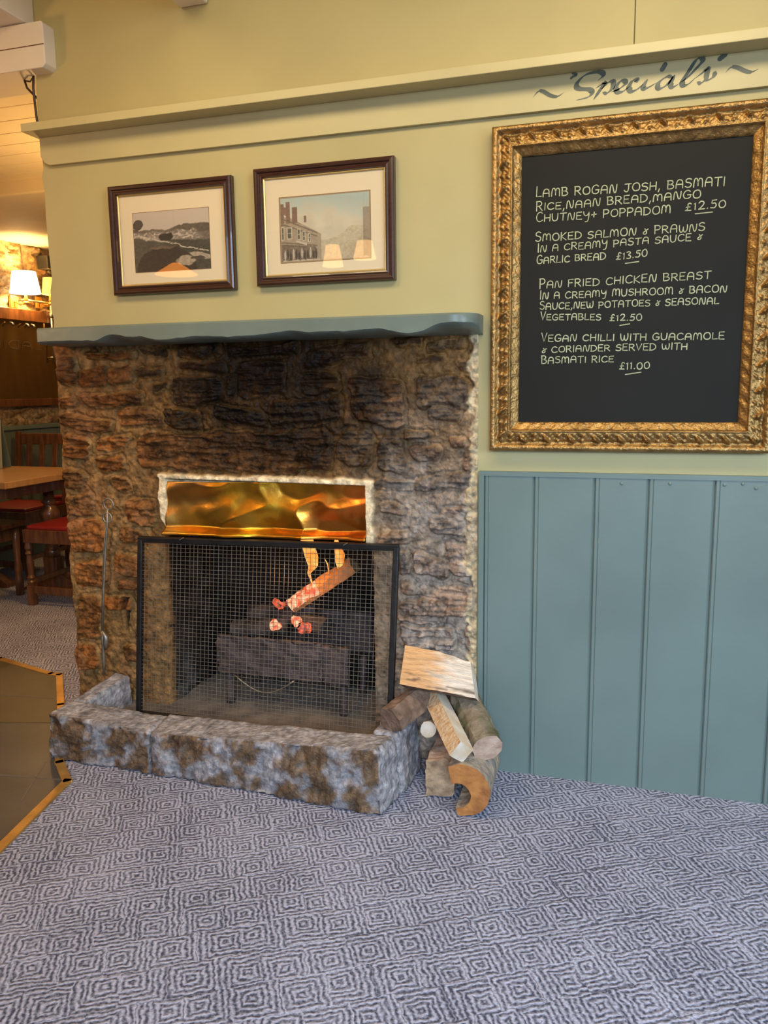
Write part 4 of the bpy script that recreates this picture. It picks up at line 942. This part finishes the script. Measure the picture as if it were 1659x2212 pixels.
def ribbon(mb, pts, width, y):
    """flat painted stroke in the XZ plane; width: number or function(i/n, direction)"""
    P = [np.array(p, float) for p in pts]; n = len(P); k0 = len(mb.v)
    for i in range(n):
        d = P[min(i+1, n-1)]-P[max(i-1, 0)]; L = np.linalg.norm(d); d = d/L if L > 1e-9 else np.array([1., 0])
        w_ = width(i/(n-1), d) if callable(width) else width
        nn = np.array([-d[1], d[0]])*w_/2
        mb.v += [(P[i][0]+nn[0], y, P[i][1]+nn[1]), (P[i][0]-nn[0], y, P[i][1]-nn[1])]
    for i in range(n-1): mb.f.append((k0+2*i, k0+2*i+1, k0+2*i+3, k0+2*i+2))
    for i, s in ((0, -1), (n-1, 1)):
        w_ = (width(i/(n-1), np.array([1, 0])) if callable(width) else width)/2; k = len(mb.v)
        if callable(width): continue
        mb.v += [(P[i][0]+w_*math.cos(a), y-0.00006*(1+i % 2), P[i][1]+w_*math.sin(a)) for a in np.linspace(0, 2*math.pi, 8, endpoint=False)]; mb.f.append(tuple(range(k, k+8)))
def write(mb, text, x0, z0, x1, z1, h, y, wd=0.0026, seed=1, mirror=False):
    r = random.Random(seed); gap = 0.26; space = 0.62
    tot = sum((space if c == ' ' else GL[c][0]+gap) for c in text)-gap
    sx = (x1-x0)/tot; cx = 0.0; first = True
    for c in text:
        if c == ' ': cx += space; continue
        wd_, strokes = GL[c]; hh = h*(1.28 if first and c not in '£&' and wd > 0.001 else r.uniform(0.9, 1.04)); dz = r.uniform(-0.05, 0.05)*h; sl = r.uniform(-0.02, 0.06)
        for kind, pts in strokes:
            pp = catmull(pts) if kind == 'c' else pts
            q = []
            for (px, pz) in pp:
                X = x0+(cx+px)*sx+sl*pz*h*0.5; t = (X-x0)/(x1-x0); q.append((X, z0+(z1-z0)*t+pz*hh+dz))
            ribbon(mb, q, wd*r.uniform(0.9, 1.12), y)
        cx += wd_+gap; first = False
    return mb
TXT = [
 [('LAMB ROGAN JOSH, BASMATI',-0.2844,1.7846,0.2221,1.777,0.0225),('RICE,NAAN BREAD,MANGO',-0.2838,1.7473,0.1617,1.7504,0.0205),('CHUTNEY+ POPPADOM',-0.2832,1.7156,0.0852,1.7151,0.0205),('£12.50',0.1237,1.7179,0.2268,1.7207,0.0205),('_',0.1502,1.708,0.1945,1.7097)],
 [('SMOKED SALMON & PRAWNS',-0.2847,1.6612,0.1765,1.6621,0.0208),('IN A CREAMY PASTA SAUCE &',-0.2779,1.6307,0.1705,1.6383,0.0188),('GARLIC BREAD',-0.2796,1.5981,-0.0855,1.6007,0.0188),('£13.50',-0.056,1.5974,0.0275,1.6016,0.0195),('_',-0.0303,1.5858,0.0056,1.5889)],
 [('PAN FRIED CHICKEN BREAST',-0.2703,1.5272,0.1981,1.5337,0.0208),('IN A CREAMY MUSHROOM & BACON',-0.269,1.4972,0.2413,1.4948,0.0190),('SAUCE,NEW POTATOES & SEASONAL',-0.2685,1.4665,0.2218,1.4639,0.018),('VEGETABLES',-0.266,1.4365,-0.0938,1.431,0.018),('£12.50',-0.0687,1.4266,0.0194,1.4265,0.018),('_',-0.04,1.4135,-0.0133,1.4171)],
 [('VEGAN CHILLI WITH GUACAMOLE',-0.2622,1.3741,0.2409,1.3663,0.0192),('& CORIANDER SERVED WITH',-0.2603,1.3417,0.1449,1.3414,0.0182),('BASMATI RICE',-0.2611,1.31,-0.0548,1.3103,0.0182),('£11.00',-0.0373,1.2889,0.0455,1.289,0.0195),('_',-0.02,1.2735,0.0227,1.2794)]]
for bi, blk in enumerate(TXT):
    mb = MB()
    for li, t in enumerate(blk):
        if t[0] == '_': ribbon(mb, [(t[1], t[2]), (t[3], t[4])], 0.0028, -0.0153)
        else: write(mb, t[0], t[1], t[2], t[3], t[4], t[5], -0.0153, 0.0027, seed=bi*10+li)
    lo_ = mb.build('chalk_lettering', M['chalk'], board_); lo_['label'] = ('lamb rogan josh entry at the top', 'smoked salmon entry', 'chicken breast entry', 'vegan chilli entry at the bottom')[bi]

# brush lettering on the frieze board
SPEC = {
'S':[(-0.1203,2.0816),(-0.108,2.0915),(-0.1091,2.1005),(-0.1243,2.1051),(-0.1537,2.1008),(-0.1737,2.0856),(-0.1777,2.0726),(-0.1677,2.0657),(-0.1442,2.0615),(-0.1355,2.0528),(-0.1458,2.0416),(-0.1777,2.0369)],
'p1':[(-0.1253,2.0626),(-0.1128,2.0693),(-0.1017,2.0746),(-0.1125,2.0583),(-0.1308,2.0331)],
'p2':[(-0.1104,2.0581),(-0.0941,2.0725),(-0.0817,2.0755),(-0.0781,2.0687),(-0.0831,2.0551),(-0.0954,2.0463),(-0.1068,2.0496)],
'e':[(-0.0829,2.0482),(-0.0643,2.053),(-0.0473,2.0644),(-0.0492,2.0726),(-0.06,2.0726),(-0.0703,2.0589),(-0.0658,2.0463),(-0.0517,2.0463),(-0.0347,2.0577)],
'c':[(-0.0161,2.0648),(-0.0176,2.0726),(-0.0286,2.0698),(-0.0363,2.0551),(-0.0297,2.0439),(-0.0147,2.0474),(0.0005,2.0589)],
'i':[(0.0123,2.0704),(0.0023,2.0547),(0.0042,2.0473),(0.0147,2.0489),(0.0378,2.0595)],
'dot':[(0.0487,2.0907),(0.0562,2.1029)],
'a':[(0.0776,2.0676),(0.0635,2.0712),(0.045,2.0614),(0.039,2.0498),(0.0457,2.0427),(0.0623,2.0503),(0.0795,2.0697)],
'a2':[(0.0822,2.0734),(0.0726,2.0535),(0.0778,2.043),(0.0924,2.0485)],
'l':[(0.0923,2.0493),(0.1136,2.0626),(0.1408,2.0881),(0.1508,2.1005),(0.1454,2.1082),(0.1339,2.1033),(0.1169,2.078),(0.1028,2.0552),(0.1057,2.0438),(0.1183,2.0464),(0.1354,2.0601)],
's':[(0.1335,2.0584),(0.1526,2.0707),(0.1639,2.0795),(0.163,2.0648),(0.1605,2.0525),(0.1491,2.0448),(0.1395,2.0487)],
's2':[(0.1607,2.0474),(0.1786,2.0559),(0.1857,2.0707)],
'q1':[(-0.1936,2.0965),(-0.1869,2.1014)],'q2':[(-0.1888,2.109),(-0.1785,2.1054),(-0.1835,2.101)],'q3':[(0.194,2.0999),(0.207,2.1092)],
't1':[(-0.2997,2.0564),(-0.2846,2.0714),(-0.2714,2.0707),(-0.2493,2.0571),(-0.2297,2.0529),(-0.2105,2.0623)],
't2':[(0.2093,2.0633),(0.2221,2.0753),(0.2375,2.0735),(0.2611,2.061),(0.2764,2.0585),(0.2912,2.0644)]}
sb = MB()
for k, pts in SPEC.items():
    if k in ('dot', 'q1', 'q2', 'q3'): ribbon(sb, catmull(pts, 4) if len(pts) > 2 else pts, 0.0125 if k in ('dot', 'q3') else 0.0065, -0.0163); continue
    def wfun(t, d, k=k):
        nib = abs(d[0]*math.sin(math.radians(28))*-1 + d[1]*math.cos(math.radians(28)))
        thick = 0.0034+0.0135*nib**1.25
        if k in ('t1', 't2'): thick = 0.0020+0.0095*math.sin(math.pi*t)**1.2*(0.35+0.65*(d[1] < 0.05))
        return thick*min(1, 6*t+0.25)*min(1, 6*(1-t)+0.2)
    ribbon(sb, catmull(pts, 9), wfun, -0.0163)
so = sb.build('specials_lettering', M['sign'], fr); so['label'] = 'dark green hand painted word Specials'

# ------------------------------------------------------------------ far room: left wall
def build_left_wall():
    ys = np.arange(0.5, 5.0, 0.016); zs = np.arange(0.96, 2.34, 0.013); Yg, Zg = np.meshgrid(ys, zs)
    st = fill_stones([], 0.5, 5.0, 0.97, 2.33, 1500, 77)
    st = [(a*1.0, b, c*1.0, d) for a, b, c, d in st]
    H, I = stone_field(Yg, Zg, st, 31, 0.02)
    rs = np.random.RandomState(8); t = rs.uniform(0.7, 1.25, len(st)+1)[I]
    C = np.where((I < 0)[..., None], np.array([0.40, 0.29, 0.17]), np.array([0.34, 0.215, 0.11])*t[..., None])*(1+0.6*fbm(Yg*14, Zg*24, 90, 4)[..., None])
    P = np.stack([-4.41+H*1.6, Yg, Zg], -1)
    o = grid_mesh('wall_left', P, M['stone'], None, C); struct(o, 'rough stone wall at the far left')
    MB().box(-4.6, -4.415, 0.5, 5.0, 0, 2.4).build('wall_left_core', M['plaster'], o)
build_left_wall()
lp = MB()
for i in range(22):
    y0 = 0.6+i*0.19; lp.box(-4.40, -4.36, y0+0.003, y0+0.187, 0.0, 0.965)
lp.box(-4.41, -4.33, 0.6, 4.8, 0.962, 0.992); lp.box(-4.41, -4.368, 0.6, 4.8, 0, 0.96)
struct(lp.build('trim_11', M['green'], bevel=0.003), 'green boarded dado on the far left wall')

# mirror; the reflection of a sign is painted on the glass as reversed letters
mr = empty('wall_mirror', (-4.36, 2.55, 1.13), 'dark framed old mirror with painted-on reflected lettering on the far left stone wall', 'mirror')
m1 = MB(); m1.box(-4.375, -4.325, 1.6, 2.86, 1.757, 1.842); m1.build('top_rail', M['wood_dark'], mr, bevel=0.004)
m2_ = MB(); m2_.box(-4.375, -4.325, 1.6, 3.1, 1.132, 1.186); m2_.build('bottom_rail', M['wood_dark'], mr, bevel=0.004)
mg_ = MB().box(-4.372, -4.345, 1.6, 3.1, 1.18, 1.79).build('glass', M['mirror'], mr)
for y in (2.415, 2.575, 2.635):
    MB().tube([(-4.325, y, 1.735), (-4.305, y, 1.73), (-4.295, y, 1.715)], 0.008, 8).build('hook', M['steel'], mr, smooth=True)
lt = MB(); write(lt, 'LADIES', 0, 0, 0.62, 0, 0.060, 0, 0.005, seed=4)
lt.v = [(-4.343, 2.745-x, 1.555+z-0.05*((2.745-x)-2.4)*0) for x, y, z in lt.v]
lt.build('reflected_lettering', M['mirrored_letter'], mg_)
for zz in (1.655, 1.535): pass

def sconce(yc, zb, rt, rb, hgt, m, label, cordz=None):
    root = empty('wall_lamp', (-4.27, yc, zb), label, 'wall lamp', 'lit wall lamps on the far stone wall')
    s = MB(); n = 24
    s.lathe([(rb, zb), (rt, zb+hgt), (rt-0.003, zb+hgt), (rb-0.003, zb)], (-4.27, yc, 0), n, cap=False); s.f += []
    k = len(s.v)
    for j in range(n): s.f.append((3*n+j, 3*n+(j+1) % n, (j+1) % n, j))
    s.build('lamp_shade', m, root, smooth=False)
    a = MB(); a.lathe([(0.012, zb-0.055), (0.016, zb-0.04), (0.010, zb-0.02), (0.013, zb+0.01)], (-4.27, yc, 0), 12)
    a.tube([(-4.27, yc, zb-0.05), (-4.29, yc, zb-0.075), (-4.33, yc, zb-0.07), (-4.385, yc, zb-0.05)], 0.006, 8)
    a.lathe([(0.0, zb-0.082), (0.020, zb-0.076), (0.024, zb-0.066), (0.012, zb-0.055)], (-4.27, yc, 0), 12)
    a.build('arm', M['brass'], root, smooth=True)
    MB().box(-4.395, -4.375, yc-0.035, yc+0.035, zb-0.10, zb-0.01).build('back_plate', M['brass'], root, bevel=0.004)
    if cordz:
        MB().tube([(-4.372, yc+0.10, zb-0.01), (-4.372, yc+0.115, zb+0.2), (-4.370, yc+0.10, cordz)], 0.004, 6).build('cord', M['cable'], root)
sconce(2.535, 1.95, 0.082, 0.108, 0.155, M['shade'], 'white lampshade wall lamp glowing brightly on the far left stone wall', 2.31)
sconce(2.80, 1.968, 0.044, 0.060, 0.125, M['shade_y'], 'small yellow lampshade wall lamp next to the cream wall end')
point('sconce_glow', (-4.27, 2.535, 2.02), 24, (1.0, 0.64, 0.24), 0.03)
point('sconce_glow_far', (-4.27, 2.80, 2.03), 4, (1.0, 0.55, 0.16), 0.03)
rl = MB(); rl.tube([(-4.33, 2.58, 1.912), (-4.33, 3.1, 1.912)], 0.008, 8); rl.tube([(-4.33, 2.60, 1.912), (-4.39, 2.60, 1.912)], 0.006, 8); rl.tube([(-4.33, 3.05, 1.912), (-4.39, 3.05, 1.912)], 0.006, 8)
tag(rl.build('rail', M['steel'], smooth=True), 'thin metal rail on the stone wall just above the mirror', 'rail')
pipe = MB().tube([(-4.31, 2.845, 1.46), (-4.31, 2.845, 1.90)], 0.010, 8); pipe.lathe([(0.014, 1.80), (0.02, 1.82), (0.014, 1.84)], (-4.31, 2.845, 0), 10); pipe.tube([(-4.31, 2.845, 1.85), (-4.39, 2.845, 1.85)], 0.006, 6); pipe.tube([(-4.31, 2.845, 1.50), (-4.39, 2.845, 1.50)], 0.006, 6)
tag(pipe.build('pipe', M['steel'], smooth=True), 'thin upright pipe at the right end of the mirror', 'pipe')
fx_ = MB().box(-4.37, -4.27, 2.80, 2.90, 2.16, 2.26); fx_.tube([(-4.32, 2.85, 2.16), (-4.32, 2.90, 2.13)], 0.02, 8); 
tag(fx_.build('speaker', M['black_plastic'], bevel=0.02), 'small black speaker on the stone wall above the yellow lampshade', 'speaker')
cb = MB().tube([(-2.062, 0.02, 2.317), (-2.05, 0.015, 2.29), (-2.02, 0.01, 2.262), (-1.998, 0.01, 2.24)], 0.004, 6)
cb.tube([(-2.062, 0.02, 2.316), (-2.03, 0.01, 2.306), (-2.003, -0.003, 2.317)], 0.003, 6)
cb.tube([(-2.006, -0.002, 2.317), (-2.010, -0.002, 2.28), (-2.008, -0.002, 2.23), (-2.006, -0.002, 2.19), (-1.999, -0.004, 2.139)], 0.0045, 6)
tag(cb.build('cable', M['cable'], smooth=True), 'thin dark looped cable under the white beam end beside the cream wall', 'cable')

# ------------------------------------------------------------------ far room: furniture
tb = empty('pub_table', (-3.75, 1.5, 0), 'oak pub table with turned legs in the far room at left', 'table')
MB().box(-4.15, -3.275, 1.09, 1.90, 0.712, 0.75).build('table_top', M['wood_top'], tb, bevel=0.004)
MB().box(-4.08, -3.34, 1.16, 1.83, 0.645, 0.712).build('apron', M['wood_dark'], tb)
for x in (-3.44, -4.02):
    l = MB(); y = 1.62
    l.lathe([(0.045, 0.22), (0.045, 0.27), (0.032, 0.275), (0.045, 0.285), (0.030, 0.30), (0.050, 0.32), (0.036, 0.36), (0.032, 0.42), (0.058, 0.47), (0.060, 0.50), (0.040, 0.535), (0.030, 0.55), (0.048, 0.565), (0.032, 0.58), (0.030, 0.66)], (x, y, 0), 16)
    l.build('leg', M['wood_dark'], tb, smooth=True)
    MB().prism([(x-0.05, 0.22), (x-0.05, 0.09), (x-0.24, 0.0), (x+0.24, 0.0), (x+0.24, 0.03), (x+0.05, 0.12), (x+0.05, 0.22)], y-0.035, y+0.035).build('foot', M['wood_dark'], tb, bevel=0.004)
def chair(name, loc, rot, label):
    """seat front towards -y of its own frame; 0.42 wide"""
    root = empty(name, loc, label, 'chair', 'wooden chairs in the far room'); root.rotation_euler = (0, 0, rot)
    def put(mb, nm, m, bev=0.003):
        o = mb.build(nm, m, None, bevel=bev); o.parent = root; return o
    put(MB().box(-0.21, 0.21, -0.20, 0.20, 0.445, 0.475), 'seat_pad', M['red'], 0.012)
    fr_ = MB(); fr_.box(-0.225, 0.225, -0.215, -0.19, 0.375, 0.452); fr_.box(-0.225, -0.20, -0.19, 0.20, 0.375, 0.452); fr_.box(0.20, 0.225, -0.19, 0.20, 0.375, 0.452); fr_.box(-0.2, 0.2, 0.18, 0.2, 0.375, 0.452)
    put(fr_, 'seat_frame', M['wood_dark'])
    for x in (-0.205, 0.205):
        l = MB(); l.box(x-0.02, x+0.02, -0.215, -0.175, 0.0, 0.12)
        l.lathe([(0.018, 0.12), (0.024, 0.14), (0.016, 0.15), (0.024, 0.165), (0.015, 0.18), (0.019, 0.25), (0.015, 0.30), (0.024, 0.31), (0.016, 0.325), (0.024, 0.34), (0.018, 0.375)], (x, -0.195, 0), 12)
        put(l, 'leg', M['wood_dark'], 0)
        put(MB().bar((x, 0.20, 0.0), (x, 0.20, 0.45), 0.038, 0.038).bar((x, 0.20, 0.45), (x, 0.27, 0.955), 0.036, 0.030), 'leg', M['wood_dark'])
    st_ = MB(); st_.bar((-0.205, -0.19, 0.09), (0.205, -0.19, 0.09), 0.02, 0.045)
    for x in (-0.205, 0.205): st_.bar((x, -0.18, 0.14), (x, 0.20, 0.14), 0.02, 0.03)
    put(st_, 'stretcher', M['wood_dark'])
    b = MB(); b.box(-0.205, 0.205, 0.255, 0.28, 0.865, 0.945); put(b, 'top_rail', M['wood_dark'], 0.006)
    b = MB(); b.box(-0.19, 0.19, 0.205, 0.225, 0.55, 0.60); put(b, 'lower_rail', M['wood_dark'])
    for x in (-0.11, 0.0, 0.11): put(MB().bar((x, 0.215, 0.59), (x, 0.262, 0.88), 0.045, 0.012, up=(0, 1, 0)), 'slat', M['wood_dark'])
    return root
chair('pub_chair', (-3.13, 1.49, 0), 0.0, 'wooden chair with red seat and turned legs half hidden behind the stone fireplace edge')
chair('pub_chair', (-4.02, 2.03, 0), 0.0, 'dark wooden slat back chair standing behind the oak table')
chair('pub_chair', (-3.88, 2.62, 0), 0.0, 'dark chair farthest back with only its top rail showing over the slat back chair')
stl = empty('pub_stool', (-3.85, 1.36, 0), 'low brown wooden stool at the left edge in front of the oak table', 'stool')
MB().box(-4.15, -3.535, 1.20, 1.52, 0.43, 0.462).build('seat', M['wood_dark'], stl, bevel=0.006)
MB().box(-4.10, -3.575, 1.24, 1.48, 0.35, 0.43).build('apron', M['wood_dark'], stl, bevel=0.003)
for x in (-4.10, -3.58):
    for y in (1.25, 1.47):
        MB().lathe([(0.024, 0), (0.026, 0.11), (0.018, 0.14), (0.026, 0.16), (0.018, 0.22), (0.024, 0.34), (0.024, 0.43)], (x, y, 0), 12).build('leg', M['wood_dark'], stl, smooth=True)
MB().box(-4.09, -3.57, 1.24, 1.27, 0.085, 0.16).build('stretcher', M['wood_dark'], stl, bevel=0.003)
mc = empty('menu_card', (-4.0, 1.80, 0.751), 'pale tall card with red printed lines standing at the left end of the oak table', 'menu card')
cdo = MB().add([(-4.13, 1.76, 0.751), (-3.905, 1.76, 0.751), (-3.915, 1.79, 1.06), (-4.13, 1.79, 1.06), (-4.13, 1.766, 0.751), (-3.905, 1.766, 0.751), (-3.915, 1.796, 1.06), (-4.13, 1.796, 1.06)], [(0,1,2,3),(7,6,5,4),(0,4,5,1),(1,5,6,2),(2,6,7,3),(3,7,4,0)]).build('card', M['card'], mc)
mi = MB()
for i in range(5):
    z0 = 0.822+i*0.016; t = (z0-0.751)/0.309; mi.box(-4.12, -3.93, 1.7555+0.03*t, 1.7585+0.03*t, z0, z0+0.006)
mi.build('print', M['card_ink'], cdo)
MB().add([(-4.13, 1.84, 0.751), (-3.905, 1.84, 0.751), (-3.915, 1.798, 1.06), (-4.13, 1.798, 1.06), (-4.13, 1.846, 0.751), (-3.905, 1.846, 0.751), (-3.915, 1.804, 1.06), (-4.13, 1.804, 1.06)], [(0,1,2,3),(7,6,5,4),(0,4,5,1),(1,5,6,2),(2,6,7,3),(3,7,4,0)]).build('card', M['green'], mc)

# ------------------------------------------------------------------ pendant lamps behind the viewer (they mirror in the picture glass)
def pendant(c, rt, rb, h, label, m):
    root = empty('pendant_lamp', (c[0], c[1], c[2]), label, 'pendant lamp', 'pendant lamps mirrored in the picture glass')
    s = MB(); n = 24; s.lathe([(rb, 0), (rt, h)], c, n, cap=False); o = s.build('lamp_shade', m, root, smooth=True)
    o.modifiers.new('thick', 'SOLIDIFY').thickness = 0.003
    MB().tube([(c[0], c[1], c[2]+h*0.3), (c[0], c[1], 2.632)], 0.005, 8).build('cord', M['cable'], root)
    MB().lathe([(0.004, h*0.98), (rt*0.98, h*0.985), (rt*0.98, h*0.995), (0.004, h)], c, n).build('spider', M['brass'], root)
pendant((-2.143, -3.3, 2.125), 0.050, 0.078, 0.150, 'pendant lamp with cream shade mirrored in the street photograph at left', M['shade_p'])
pendant((-1.895, -3.3, 2.165), 0.055, 0.085, 0.125, 'pendant lamp with cream shade mirrored in the street photograph at right', M['shade_p'])
pendant((-3.455, -3.3, 2.135), 0.030, 0.165, 0.085, 'wide orange pendant lamp mirrored in the valley photograph', M['shade_o'])
